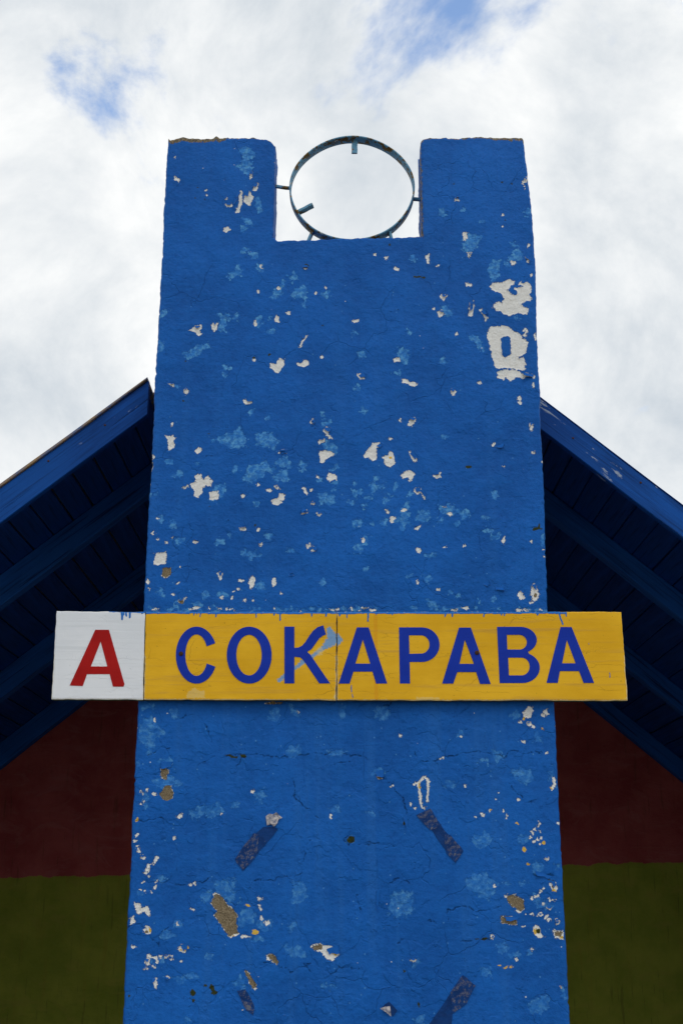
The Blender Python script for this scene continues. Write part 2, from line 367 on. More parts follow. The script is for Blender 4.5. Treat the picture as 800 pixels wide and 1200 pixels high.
pa = mesh_obj('bounce_pavement', [(-9, 1.2, 0.0), (9, 1.2, 0.0), (9, 8.5, 0.0), (-9, 8.5, 0.0), (-9, 1.2, 0.03), (9, 1.2, 0.03), (9, 8.5, 0.03), (-9, 8.5, 0.03)], [(4, 5, 6, 7), (0, 1, 5, 4), (1, 2, 6, 5), (2, 3, 7, 6), (3, 0, 4, 7)], MAT['concrete']); pa['kind'] = 'structure'  # unseen pale paving, added to throw light up under the roof
# ================================================================ bus shelter behind the pylon
D = 3.59                # depth of the pylon's front face
THK = 0.13              # pylon thickness
YF = D + 0.20           # plane of the two bargeboards
RX = 0.0145             # ridge line
Z = CAM_H
# gable profile lines z = a + b*|X| side by side (measured: roof top edge and underside of the boards)
LT = {-1: (0.8174, 2.2139 + Z), 1: (-0.8517, 2.1795 + Z)}
LL = {-1: (0.8318, 2.0881 + Z), 1: (-0.8572, 2.0642 + Z)}
EAVE = {-1: -2.45, 1: 2.45}
YB = 6.37               # front face of the rear wall
shelter = empty('bus_shelter', (RX, YF, 0))
tag(shelter, 'bus shelter with blue gabled plank roof and red over green wall behind pylon', 'bus shelter')
SO = Vector((RX, YF, 0))

def slope_member(name, s, x0, x1, y0, y1, top_off, bot, mat, seg=1, wob=0.0, drop=0.0, seed=1, bev=0.004):
    """a board running up the slope from x0 (low end) to x1 (high end); local x runs along the slope"""
    a, b = LT[s]; al, bl = LL[s]
    ang = math.atan(a)
    n = seg
    org = Vector(((x0 + x1) / 2, y0, a * (x0 + x1) / 2 + b))
    ux = Vector((math.cos(ang), 0, math.sin(ang))); uz = Vector((-math.sin(ang), 0, math.cos(ang)))
    secs = []
    for i in range(n + 1):
        t = i / n; X = x0 + (x1 - x0) * t
        wt = float(vnoise(X, 3.3, 0.23, seed, 3)) * wob; wb = float(vnoise(X, 9.3, 0.31, seed + 5, 2)) * wob
        wy = float(vnoise(X, 5.3, 0.6, seed + 9, 2)) * wob
        zt = a * X + b + top_off + wt; zb = (al * X + bl - drop if bot is None else zt - bot) + wb
        ring = [(y0 + bev + wy, zt), (y1, zt), (y1, zb), (y0 + bev + wy, zb), (y0 + wy, zb + bev), (y0 + wy, zt - bev)]
        pts = []
        for (yy, zz) in ring:
            d = Vector((X, yy, zz)) - org
            pts.append((d.dot(ux), d.y, d.dot(uz)))
        secs.append(pts)
    V = [p for sct in secs for p in sct]; k = 6; F = []
    for i in range(n):
        for j in range(k):
            F.append((i * k + j, i * k + (j + 1) % k, (i + 1) * k + (j + 1) % k, (i + 1) * k + j))
    F.append(tuple(range(k))[::-1]); F.append(tuple(n * k + j for j in range(k)))
    bm = bmesh.new(); vs = [bm.verts.new(v) for v in V]
    for f_ in F: bm.faces.new([vs[q] for q in f_])
    o = bm_obj(name, bm, mat, shelter)
    o.matrix_parent_inverse = Matrix.Identity(4)
    o.location = org - SO
    o.rotation_euler = (0, -ang, 0)
    return o

# planks of the roof deck: run front to back, one object each
def plank_mesh(width, length, thick, seed, jag):
    rnd = random.Random(seed); bm = bmesh.new()
    n = 5; k = 4; bev = 0.003; rings = []
    for i in range(n + 1):
        x = length * i / n
        if i == 0: x += jag
        w0 = -width / 2 + rnd.uniform(-.0012, .0012); w1 = width / 2 + rnd.uniform(-.0012, .0012); dz = rnd.uniform(-.0012, .0012)
        rings.append([bm.verts.new(p) for p in ((x, w0, thick), (x, w1, thick), (x, w1, bev + dz), (x, w1 - bev, dz), (x, w0 + bev, dz), (x, w0, bev + dz))])
    for i in range(n):
        for j in range(6):
            bm.faces.new((rings[i][j], rings[i][(j + 1) % 6], rings[i + 1][(j + 1) % 6], rings[i + 1][j]))
    bm.faces.new(rings[0][::-1]); bm.faces.new(rings[-1])
    return bm
for s in (-1, 1):
    a, b = LT[s]; ang = math.atan(a)
    # plank pitch and phase from the joints seen under the eaves
    ref, pitch = (-1.0985, 0.0708) if s < 0 else (0.7475, 0.0712)
    edges = []
    X = ref
    while abs(X - RX) > pitch * 1.02 and (X - RX) * s > 0: X -= s * pitch
    while abs(X) < 2.44:
        edges.append(X); X += s * pitch
    for i in range(len(edges) - 1):
        rnd = random.Random(i * 31 + s)
        xa, xb = sorted((edges[i], edges[i + 1]))
        gap = rnd.choice((0.002, 0.004, 0.006, 0.0075)) * 0.77
        xa += gap / 2; xb -= gap / 2
        wd = (xb - xa) / math.cos(ang)
        ystart = YF + 0.026
        if s < 0 and xb > -0.64: ystart = YF + 0.20
        jag = rnd.uniform(0, 0.006)
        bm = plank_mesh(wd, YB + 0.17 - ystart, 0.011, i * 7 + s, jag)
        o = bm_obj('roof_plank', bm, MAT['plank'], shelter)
        xc = (xa + xb) / 2
        # local x -> world +Y, local y -> across the slope, local z -> out of the roof
        ux = Vector((0, 1, 0)); uz = Vector((-math.sin(ang), 0, math.cos(ang))); uy = uz.cross(ux)
        Rm = Matrix((ux, uy, uz)).transposed()
        pos = Vector((xc, ystart, a * xc + b)) - uz * (0.0210 + rnd.uniform(0, 0.0020)) - SO
        o.matrix_local = Matrix.Translation(pos) @ Rm.to_4x4()
    hi = RX - 0.668 if s < 0 else RX + 0.03
    slope_member('bargeboard', s, EAVE[s], hi, YF, YF + 0.025, -0.0105 if s < 0 else -0.0034, None, MAT['barge'], 46, 0.0016, seed=11 + s, bev=0.003)
    for k, y in enumerate((4.385, 5.34, 6.30)):
        slope_member('rafter', s, EAVE[s] + s * -0.06, RX + s * 0.004, y, y + 0.055, -0.0295, None, MAT['rafter'], 30, 0.0018, drop=0.012, seed=31 + s + 5 * k, bev=0.004)
    # roof covering above the deck
    if s < 0:
        slope_member('roof_sheet', s, EAVE[s] - 0.03, RX - 0.672, YF - 0.010, YF + 0.14, 0.0012, 0.0105, MAT['roof'], 60, 0.0022, seed=3, bev=0.002)
        slope_member('roof_sheet', s, EAVE[s] - 0.03, RX - 0.004, YF + 0.142, YB + 0.30, 0.0122, 0.0105, MAT['roof'], 30, 0.001, seed=4, bev=0.002)
    else:
        slope_member('roof_sheet', s, EAVE[s] + 0.03, RX + 0.004, YF - 0.002, YB + 0.30, 0.0012, 0.0045, MAT['barge'], 60, 0.0012, seed=5, bev=0.002)
# rear gable wall and side walls
def gable(y0, y1, zlow):
    bm = bmesh.new(); pts = []
    xs = 2.05
    def zt(x):
        s = -1 if x < RX else 1
        return LT[s][0] * x + LT[s][1] - 0.034
    prof = [(-xs, zlow), (xs, zlow), (xs, zt(xs)), (RX + 0.001, zt(RX + 0.001)), (-xs, zt(-xs))]
    f0 = [bm.verts.new((x - SO.x, y0 - SO.y, z)) for x, z in prof]; f1 = [bm.verts.new((x - SO.x, y1 - SO.y, z)) for x, z in prof]
    bm.faces.new(f0); bm.faces.new(f1[::-1])
    for i in range(5): j = (i + 1) % 5; bm.faces.new((f0[i], f0[j], f1[j], f1[i]))
    return bm
bm_obj('rear_wall', gable(YB, YB + 0.15, 0.05), MAT['backwall'], shelter)
def box(name, x0, x1, y0, y1, z0, z1, mat, parent, so):
    bm = bmesh.new(); bmesh.ops.create_cube(bm, size=1)
    for v in bm.verts:
        v.co = ((x0 if v.co.x < 0 else x1) - so.x, (y0 if v.co.y < 0 else y1) - so.y, (z0 if v.co.z < 0 else z1) - so.z)
    bmesh.ops.bevel(bm, geom=bm.edges[:], offset=0.004, segments=1, affect='EDGES')
    return bm_obj(name, bm, mat, parent)
for s in (-1, 1):
    zt = LT[s][0] * s * 2.2 + LT[s][1] - 0.06
    box('side_wall', min(s * 2.052, s * 2.2), max(s * 2.052, s * 2.2), YF + 0.12, YB + 0.15, 0.05, zt, MAT['bluewall'], shelter, SO)
box('floor_slab', -2.3, 2.3, YF - 0.25 + 0.47, YB + 0.2, -0.05, 0.048, MAT['concrete'], shelter, SO)

# ================================================================ pylon
PO = Vector((RX, D, 0))
pylon = empty('concrete_pylon', PO)
tag(pylon, 'tall notched concrete pylon in flaking bright blue paint before the shelter', 'pylon')
Pd = lambda x, y: P(x, y, D)
def edge_tab(pts):
    q = sorted([(Pd(x, y)[1], Pd(x, y)[0]) for x, y in pts])
    return np.array([a for a, _ in q]), np.array([b for _, b in q])
ltz, ltx = edge_tab([(197, 161), (193.7, 218), (190, 296), (185, 399), (182, 437), (179.6, 500), (177.5, 545), (173.5, 599), (167.5, 713), (161.5, 830), (152.5, 1010), (144, 1195)])
rtz, rtx = edge_tab([(613, 161), (617.5, 200), (622, 240), (625.5, 280), (628, 330), (629, 380), (631.5, 445), (634.5, 520), (638.5, 617), (641.6, 712), (650, 830), (658, 1010), (667, 1195)])
zfl = Pd(400, 280)[1]; ztop = Pd(400, 161)[1]
nl = Pd(321, 240)[0]; nr = Pd(494, 240)[0]
topx, topz = zip(*[Pd(*p) for p in [(190, 164), (197, 161), (200, 163.5), (206, 162), (215, 160), (228, 161.5), (250, 161), (253, 158.5), (257, 161), (298, 161), (311, 162.5), (317, 165), (321, 170), (491, 171), (493, 165), (497, 161.5), (510, 160.5), (540, 161.5), (562, 159), (580, 160.5), (604, 160.5), (611, 161), (613, 164), (616, 167)]])
topx = np.array(topx); topz = np.array(topz)
flx, flz = zip(*[Pd(*p) for p in [(321, 277), (325, 281), (345, 281.5), (372, 280), (380, 281), (400, 278.5), (420, 278), (450, 278), (470, 277), (494, 276)]])
flx = np.array(flx); flz = np.array(flz)
STEP = 0.003
def seg(a, b): return np.linspace(a, b, max(2, int(round(abs(b - a) / STEP)) + 1))
l0 = float(np.interp(3, ltz, ltx)); r0 = float(np.interp(3, rtz, rtx))
cols = np.concatenate([seg(l0, nl), seg(nl, nr)[1:], seg(nr, r0)[1:]])
iL = len(seg(l0, nl)) - 1; iR = iL + len(seg(nl, nr)) - 1
rows = np.concatenate([np.linspace(0, 1.2, 40)[:-1], seg(1.2, zfl), seg(zfl, ztop)[1:]])
jF = int(np.argmin(abs(rows - zfl)))
nx, nz = len(cols), len(rows)
Cg, Rg = np.meshgrid(cols, rows)
le = np.interp(Rg, ltz, ltx); re = np.interp(Rg, rtz, rtx)
X = np.where(Cg <= nl, le + (Cg - l0) / (nl - l0) * (nl - le), np.where(Cg >= nr, nr + (Cg - nr) / (r0 - nr) * (re - nr), Cg))
Zg = Rg.copy()
zt_ = np.interp(X, topx, topz); up = Rg > zfl
Zg = np.where(up, zfl + (Rg - zfl) * (zt_ - zfl) / (ztop - zfl), Zg)
# lower lip of the notch
lip = np.interp(X, flx, flz) - zfl
inn = (Cg >= nl - 1e-6) & (Cg <= nr + 1e-6)
Zg = np.where(inn & (Rg <= zfl + 1e-6), Zg + lip * np.clip(1 - (zfl - Rg) / 0.05, 0, 1), Zg)
# distance to the front outline
d = np.minimum(X - le, re - X)
d = np.where(up & (Cg <= nl + 1e-6), np.minimum(d, nl - X), d)
d = np.where(up & (Cg >= nr - 1e-6), np.minimum(d, X - nr), d)
d = np.minimum(d, np.where((Cg <= nl + 1e-6) | (Cg >= nr - 1e-6), zt_ - Zg, 9))
d = np.minimum(d, np.where(inn & ~up, zfl + lip - Zg, 9))
d = np.maximum(d, 0)
wgt = np.exp(-d / 0.012)
X = X + wgt * (vnoise(Zg, X * .3, 0.012, 21, 2) * 0.0010 + vnoise(Zg, X * .3, 0.09, 22, 2) * 0.0012 - np.sign(X - RX) * np.clip(vnoise(Zg, X * .3, 0.030, 29, 2) - 0.75, 0, 1) * 0.008)
Zg = Zg + np.where(Rg > 3, wgt, 0) * (vnoise(X, Zg * .3, 0.016, 23, 3) * 0.0040)
def surf(x, z):
    return vnoise(x, z, 0.30, 41, 3) * 0.0022 + vnoise(x, z, 0.055, 43, 2) * 0.0005
rr = 0.008 * (1 + 0.35 * vnoise(X, Zg, 0.03, 44, 2))
tt = np.clip((rr - d) / rr, 0, 1)
Yg = surf(X, Zg) + rr * (1 - np.sqrt(np.clip(1 - tt * tt, 0, 1)))

# ---- paint survey (pixels of enlarged crops -> wall)
def tr(ox, oy, k): return lambda p: (ox + p[0] / k, oy + p[1] / k)
za, zb, zx = tr(170, 140, 3.2), tr(400, 140, 3.2), tr(560, 310, 8)
zc, z6, zd = tr(160, 430, 3.077), tr(330, 480, 4.706), tr(400, 430, 3.2)
ze, zf, zg_, zh = tr(140, 820, 2.963), tr(400, 820, 2.963), tr(140, 1010, 2.963), tr(400, 1010, 2.963)
FX = {k: np.full(X.shape, -0.06) for k in ('white', 'pale', 'bare', 'ochre', 'moss', 'crack', 'raw')}
WX = X + vnoise(X, Zg, 0.010, 51, 3) * 0.0030 + vnoise(X, Zg, 0.03, 52) * 0.0025
WZ = Zg + vnoise(X, Zg, 0.010, 53, 3) * 0.0030 + vnoise(X, Zg, 0.03, 54) * 0.0025
CX = WX + vnoise(X, Zg, 0.05, 56, 3) * 0.009; CZ = WZ + vnoise(X, Zg, 0.05, 58, 3) * 0.009
rowz = Rg[:, 0]; colx = Cg[0]
def paint_poly(F, pts, WX, WZ, rowz, colx, hole=False, warp_m=0.02):
    pts = np.array(pts); x0, z0 = pts.min(0) - warp_m; x1, z1 = pts.max(0) + warp_m
    ja, jb = np.searchsorted(rowz, [z0 - .03, z1 + .03]); ia, ib = np.searchsorted(colx, [x0 - .03, x1 + .03])
    if jb <= ja or ib <= ia: return
    px = WX[ja:jb, ia:ib]; pz = WZ[ja:jb, ia:ib]
    dm = np.full(px.shape, 9.0); inside = np.zeros(px.shape, bool); n = len(pts)
    for i in range(n):
        a = pts[i]; b = pts[(i + 1) % n]; e = b - a; L2 = max(e @ e, 1e-12)
        t = np.clip(((px - a[0]) * e[0] + (pz - a[1]) * e[1]) / L2, 0, 1)
        dm = np.minimum(dm, np.hypot(px - a[0] - t * e[0], pz - a[1] - t * e[1]))
        if n > 2:
            c1 = (a[1] > pz) != (b[1] > pz)
            with np.errstate(divide='ignore', invalid='ignore'):
                xi = a[0] + (pz - a[1]) / (b[1] - a[1] if b[1] != a[1] else 1e-12) * e[0]
            inside ^= c1 & (px < xi)
    sd = np.where(inside, dm, -dm)
    if hole: F[ja:jb, ia:ib] = np.minimum(F[ja:jb, ia:ib], -sd)
    else: F[ja:jb, ia:ib] = np.maximum(F[ja:jb, ia:ib], sd)
def paint_line(F, pts, width, WX, WZ, rowz, colx):
    for i in range(len(pts) - 1):
        p = np.array([pts[i], pts[i + 1]]); x0, z0 = p.min(0) - .03; x1, z1 = p.max(0) + .03
        ja, jb = np.searchsorted(rowz, [z0, z1]); ia, ib = np.searchsorted(colx, [x0, x1])
        if jb <= ja or ib <= ia: continue
        px = WX[ja:jb, ia:ib]; pz = WZ[ja:jb, ia:ib]; e = p[1] - p[0]; L2 = max(e @ e, 1e-12)
        t = np.clip(((px - p[0][0]) * e[0] + (pz - p[0][1]) * e[1]) / L2, 0, 1)
        F[ja:jb, ia:ib] = np.maximum(F[ja:jb, ia:ib], width - np.hypot(px - p[0][0] - t * e[0], pz - p[0][1] - t * e[1]))
CHIPS = []
def W(q): return Pd(*q)
def poly(name, T, *chips, hole=False):
    for ch in chips:
        if len(ch) == 3 and not isinstance(ch[0], tuple) or len(ch) == 4 and not isinstance(ch[0], tuple):
            cx, cy, r = ch[:3]; r2 = ch[3] if len(ch) == 4 else r
            ch = [(cx + r * math.cos(t) * (1 + .22 * math.sin(2.3 * cx + 3 * t)), cy + r2 * math.sin(t) * (1 + .22 * math.cos(cy + 2 * t))) for t in np.linspace(0, 2 * math.pi, 9)[:-1]]
        wp_ = [T(p) for p in ch]
        if name == 'white' and not hole: CHIPS.append((min(p[0] for p in wp_), max(p[0] for p in wp_), min(p[1] for p in wp_), max(p[1] for p in wp_)))
        paint_poly(FX[name], [W(p) for p in wp_], WX, WZ, rowz, colx, hole)
def polyline(name, T, width, *lines):
    ax, az = (CX, CZ) if name == 'crack' else (WX, WZ)
    for ln in lines: paint_line(FX[name], [W(T(p)) for p in ln], width, ax, az, rowz, colx)

# upper left
poly('white', za, [(110,213),(122,220),(131,230),(125,236),(112,228)], [(392,195),(402,195),(402,215),(395,224)],
  [(370,285),(392,265),(398,285),(406,290),(398,310),(395,325),(385,320),(368,305)], [(352,275),(362,268),(360,320),(350,350),(338,350),(348,325)],
  [(405,262),(418,240),(428,242),(420,265),(408,268)], (303,297,5), [(300,318),(325,316),(328,325),(312,328)], (230,265,3.5), (233,285,3.5),
  [(295,405),(312,400),(320,412),(305,428),(296,420)], (436,553,5,8), (640,650,4), (678,632,4), (425,645,5), (503,632,5),
  [(172,790),(190,772),(212,772),(213,785),(200,795),(212,805),(200,812),(190,800)], [(250,770),(262,757),(275,765),(272,785),(262,793),(252,785)],
  [(405,765),(412,752),(420,770),(410,777)], [(487,745),(494,733),(502,745),(500,762),(489,758)], [(526,724),(540,719),(543,730),(530,732)],
  [(780,755),(800,750),(806,758),(785,764)], [(576,852),(600,808),(605,808),(582,852)], (411,902,5),
  [(468,912),(490,915),(500,893),(520,897),(526,915),(512,930),(505,945),(490,945),(472,930)], [(570,915),(588,918),(598,902),(612,905),(614,922),(592,928),(575,926)], (665,890,6), (600,560,8,3), (114,146,3))
poly('pale', za, [(352,110),(398,112),(408,130),(400,152),(385,150),(362,135)], [(345,180),(375,150),(400,160),(402,195),(378,210),(360,190)],
  [(410,300),(430,295),(438,345),(425,345)], [(365,370),(400,375),(398,395),(372,395)], [(355,402),(380,402),(380,415),(358,415)], (376,492,8),
  [(388,500),(412,495),(420,515),(400,522)], [(312,575),(340,565),(345,545),(352,560),(364,565),(358,585),(318,595)], [(420,545),(440,545),(440,565),(425,563)],
  [(540,585),(560,578),(572,590),(550,608)], [(475,665),(500,635),(520,605),(515,640),(495,670)], [(545,660),(590,615),(608,635),(600,665),(560,668)], [(570,690),(600,685),(600,700)],
  [(57,745),(60,725),(75,712),(92,718),(78,735)], [(275,735),(315,728),(318,745),(300,755),(300,795),(280,790),(285,765)], [(413,745),(430,735),(443,765),(418,775)],
  [(52,835),(68,838),(68,868),(52,868)], [(140,880),(165,872),(190,852),(235,838),(242,855),(215,865),(205,880),(165,890),(158,900)], (466,745,5), (340,738,8), (680,655,14,9), (470,795,16,5), (310,930,18,10))
# upper right
poly('white', zb, [(424,305),(432,290),(440,305)], (605,360,4), (601,398,4), [(455,425),(475,425),(472,440),(458,455)], [(470,500),(488,500),(478,518)],
  [(678,230),(692,215),(698,222),(694,235),(682,240),(684,262)], (700,472,6,8), [(688,515),(700,520),(707,536),(696,532)], (713,583,4), [(632,530),(650,530),(654,540),(645,548)],
  (165,520,5), (125,507,5), [(195,562),(205,552),(217,560),(210,568)], [(312,508),(328,505),(325,520),(330,540),(322,540)], (360,547,4),
  [(463,618),(475,612),(490,622),(485,628),(468,626)], [(365,665),(380,655),(398,660),(385,682)], (347,712,6), [(357,722),(375,715),(385,728),(370,740)],
  [(480,690),(492,680),(496,700),(490,735),(475,738)], [(42,760),(50,752),(65,755),(62,762)], [(425,800),(432,797),(435,808),(427,810)],
  [(195,895),(215,892),(218,908),(200,908)], [(62,955),(75,955),(88,970),(70,972)], [(222,978),(240,973),(258,985),(280,985),(285,995),(265,1000),(245,992),(228,990)],
  [(408,1015),(415,1008),(432,1018),(420,1038),(410,1030)], [(510,985),(520,975),(525,990),(512,992)], [(660,1040),(672,1035),(676,1055),(664,1050)], (668,1065,6))
poly('pale', zb, [(455,440),(490,430),(522,437),(515,455),(500,480),(485,500),(460,498)], [(548,555),(560,535),(575,525),(592,530),(590,560),(585,590),(570,602),(555,585)],
  [(625,515),(655,485),(680,500),(672,525),(645,535),(630,530)], (645,470,10), (620,542,10,7), [(205,880),(230,850),(248,865),(245,880),(257,895),(250,910),(225,912)],
  [(375,705),(400,700),(412,735),(390,735)], [(475,810),(505,815),(535,870),(515,860)], (75,880,14), (55,803,8), (250,795,6), (385,905,11), (205,948,14,8), (60,1008,9), (372,342,9,6), (378,356,14,4),
  (455,340,9,6), (696,348,11), (657,745,6), (270,520,9), (85,1090,14,8), (530,380,5))
poly('white', zx, [(112,205),(150,168),(190,170),(210,178),(260,165),(290,145),(325,142),(342,158),(335,180),(305,185),(302,215),(275,240),(310,275),(345,300),(365,280),(355,250),(335,225),(345,218),(412,215),(415,195),(378,188),(395,150),(420,170),(465,165),(495,190),(503,260),(480,285),(500,325),(490,345),(450,338),(420,355),(400,370),(430,395),(470,420),(460,465),(430,468),(370,455),(310,480),(265,485),(220,440),(170,435),(137,405),(145,380),(195,355),(240,365),(232,340),(245,320),(225,285),(190,250),(160,255),(125,230)],
  [(82,670),(120,590),(165,578),(205,590),(235,572),(270,580),(320,620),(395,655),(415,680),(420,700),(450,695),(472,725),(455,745),(440,840),(415,850),(385,860),(390,885),(430,870),(442,885),(440,960),(425,1000),(370,990),(330,975),(225,965),(170,975),(150,920),(120,850),(112,740)])
poly('white', zx, [(198,685),(220,675),(300,685),(308,745),(315,775),(295,815),(315,840),(280,860),(235,865),(215,820),(212,750)], hole=True)
poly('white', zx, [(170,1015),(230,992),(330,992),(370,1012),(400,1032),(450,1020),(510,1027),(540,1057),(530,1075),(490,1047),(430,1047),(420,1075),(360,1060),(300,1100),(260,1055),(230,1075),(180,1060)],
  [(15,415),(45,420),(80,460),(88,500),(70,535),(60,530),(60,490),(40,445)], [(528,650),(545,640),(550,705),(535,700)], [(500,1105),(528,1105),(520,1165),(510,1150)])
polyline('white', zx, 0.0028, [(430,622),(450,607),(466,628),(435,663),(458,665)])
# middle left
poly('white', zc, [(488,-4),(530,-4),(515,18),(500,15)], [(118,62),(130,57),(138,68),(133,76)], [(172,82),(180,76),(186,88),(180,98),(173,92)], [(386,118),(400,122),(415,120),(418,130),(400,135),(388,128)],
  [(122,203),(130,200),(132,210),(126,214)], [(105,245),(120,252),(135,245),(142,255),(135,270),(138,290),(122,300),(115,280),(112,262)], [(53,325),(60,312),(67,325),(62,338)], [(48,360),(55,340),(62,360),(52,378)],
  [(213,300),(225,290),(240,295),(230,308),(218,310)], [(513,310),(530,297),(540,305),(543,315),(528,308)],
  [(195,425),(215,412),(212,390),(232,387),(242,408),(258,395),(275,415),(268,428),(245,425),(235,450),(222,472),(208,468),(212,448)], [(165,432),(185,427),(186,437),(172,440)], [(262,452),(298,447),(298,478),(268,480)],
  [(373,465),(382,457),(390,468),(380,476)], (437,425,5), [(468,443),(485,438),(487,448),(470,450)], [(495,432),(508,428),(514,440),(500,441)], [(482,485),(510,472),(515,453),(538,460),(530,480),(515,480),(528,490),(508,502),(490,498)],
  [(370,582),(385,575),(398,585),(385,592),(372,590)], (442,585,6), [(205,627),(215,620),(223,628),(214,634)], [(441,637),(450,628),(457,640),(446,648)], [(610,640),(620,632),(622,648),(614,657)], [(630,645),(648,662),(630,665)],
  [(68,672),(105,668),(103,705),(65,710)], [(293,745),(303,738),(314,748),(305,768),(295,760)], [(404,765),(415,755),(424,765),(422,792),(410,797),(404,778)], [(488,765),(498,760),(502,780),(490,788)], [(548,748),(556,742),(564,752)],
  (150,780,5), (130,820,5), (160,720,4), (375,772,8,5), (365,800,4), (310,832,6,3), (350,805,5,3), (390,840,4), (75,550,5,3), (60,600,4), (130,615,6), (105,633,5), (75,622,4), (160,845,8,5), (175,835,4), (40,775,5,10), (48,800,4), (345,830,4,6), (418,840,4), (523,815,4))
poly('bare', zc, [(90,725),(120,720),(122,748),(105,760),(90,745)], (163,847,9))
poly('pale', zc, [(135,65),(152,65),(150,80),(138,80)], [(275,260),(340,240),(370,215),(385,235),(398,260),(385,290),(345,295),(310,275)], [(430,245),(450,235),(490,240),(505,275),(500,300),(470,290),(440,280)],
  [(385,400),(410,360),(450,350),(455,330),(470,340),(480,365),(500,365),(490,385),(465,375),(450,395),(430,405),(400,420)], [(505,345),(530,328),(555,345),(555,365),(520,360)], [(490,395),(540,370),(550,405),(510,412)],
  (600,355,14), (355,370,10), (150,385,14,8), (120,340,10), [(260,475),(290,430),(320,430),(315,465),(285,480)], [(460,600),(490,598),(485,615),(465,618)], (300,632,18,9), (335,607,6), [(135,620),(170,615),(168,630),(140,630)], (130,570,12), (85,550,9),
  [(400,670),(425,665),(445,680),(415,695)], (450,790,16), (85,815,11), (250,825,13), [(200,855),(225,845),(235,865),(210,870)], [(125,865),(160,840),(170,855),(140,870)], (310,822,20,8), (555,660,10,8), (670,775,4,12), (215,348,7), (65,460,10,5), (415,165,9), (475,185,6), (385,668,9), (430,495,9,6), (320,25,8))
# centre
poly('white', z6, [(157,65),(170,55),(180,62),(175,82),(160,80)], [(225,120),(245,97),(262,100),(250,130),(278,160),(262,158),(240,138)], [(200,175),(220,160),(240,165),(238,180),(205,188)], [(212,228),(240,225),(270,235),(288,255),(240,275),(230,292),(215,290)],
  [(245,370),(262,347),(300,365),(302,385),(275,385),(262,402),(250,392)], (197,370,7), [(115,435),(130,432),(146,460),(135,470),(120,455)], (165,442,9,7), [(160,520),(175,508),(188,518),(175,528)], [(105,578),(140,550),(145,575)],
  [(190,575),(208,562),(218,578),(208,597)], [(447,255),(465,230),(478,215),(500,185),(530,183),(548,195),(525,215),(522,275),(500,282),(488,262),(455,268)], [(553,262),(580,255),(595,232),(612,232),(620,270),(622,295),(600,318),(575,310),(565,290)],
  (650,55,10,8), [(693,85),(700,65),(720,42),(740,40),(738,65),(715,95)], (600,160,12,6), [(693,230),(705,228),(740,265),(742,285),(725,282),(712,258)], [(660,370),(685,340),(720,338),(732,360),(710,395),(695,375),(668,382)],
  [(727,445),(740,430),(768,428),(772,455),(790,475),(785,495),(770,480),(765,460),(740,468)], [(565,545),(590,560),(580,570),(568,560)], [(590,610),(608,585),(625,600),(610,622)], (675,553,16,14), [(735,655),(765,635),(755,662)])
poly('ochre', z6, [(585,262),(600,255),(606,270),(592,275)], [(110,577),(125,568),(128,577)])
poly('pale', z6, [(215,20),(240,20),(240,35),(215,35)], [(245,65),(270,55),(275,75),(250,80)], (225,72,12), [(230,190),(270,175),(305,215),(300,245),(255,235)], [(265,330),(300,308),(312,320),(290,335)], (210,385,14), [(275,405),(310,392),(300,410)],
  [(275,445),(295,420),(300,440)], [(205,475),(240,460),(260,480),(290,465),(295,510),(275,525),(240,515),(215,530),(215,500)], [(435,10),(475,8),(470,25),(440,20)], [(490,420),(510,415),(515,445),(500,460),(488,445)], (520,383,9), [(530,408),(560,430),(545,432)],
  (572,402,8), [(620,405),(635,405),(625,455),(605,460)], (600,475,9), (575,500,13), (485,487,12), (395,505,18,12), (455,530,12,9), (400,405,9), [(390,450),(440,440),(430,470),(400,475)], (420,630,20,22), (500,632,9), (565,625,14,18), [(615,605),(640,590),(640,625),(615,630)],
  [(655,650),(660,590),(665,550),(680,505),(700,510),(695,545),(700,600),(705,640),(680,640),(670,655)], [(750,600),(755,555),(800,555),(812,590),(800,615),(770,615)], (708,462,12))
# middle right
poly('white', zd, [(660,110),(670,108),(675,125),(662,122)], (668,135,7), [(702,215),(712,205),(718,225),(712,245),(705,232)], [(715,320),(724,315),(728,328),(718,326)], [(560,290),(570,280),(575,290),(565,300)], [(600,373),(610,370),(612,380)],
  [(345,405),(360,402),(375,398),(376,415),(360,415),(350,412)], [(380,527),(393,520),(392,532)], [(395,550),(408,543),(415,555),(405,563)], [(600,655),(610,638),(617,650),(608,662)], [(703,652),(712,648),(711,660)], [(275,682),(298,680),(292,697),(282,695)],
  (285,807,6), [(660,850),(670,835),(682,850),(688,868),(672,872)], [(712,820),(720,812),(735,835),(742,850),(735,870),(718,880),(710,855)], [(272,607),(297,590),(292,604)], (460,672,4), (390,678,6,3), (757,355,4), (757,685,4), (760,712,4), (83,650,6), (362,836,5), (710,885,4))
poly('bare', zd, (726,856,6,9)); poly('moss', zd, (478,374,12,5), (730,605,20,7), (740,598,8,10))
poly('pale', zd, [(365,520),(425,515),(430,545),(400,560),(375,545)], [(440,540),(470,530),(475,565),(450,570)], (370,572,8), (430,590,9), (545,615,18,7), (575,635,20,10), (335,705,14,8), (250,787,9), (323,790,12), (410,842,7), (340,885,14,12), (360,905,8), (440,860,6),
  (65,680,14,20), (95,650,12), (60,585,14), (515,880,6), (570,870,6), (95,760,8), (575,480,10,14), (540,565,10,8), (385,265,10,5), (755,650,4,20))
# lip of paint just above the sign
for i in range(70):
    xx = 168 + random.random() * 472; yy = 712.5 + random.random() * 3.5
    poly(random.choice(['white', 'pale', 'pale', 'pale']), lambda p: p, (xx, yy, random.uniform(1, 5), random.uniform(.6, 1.4)))
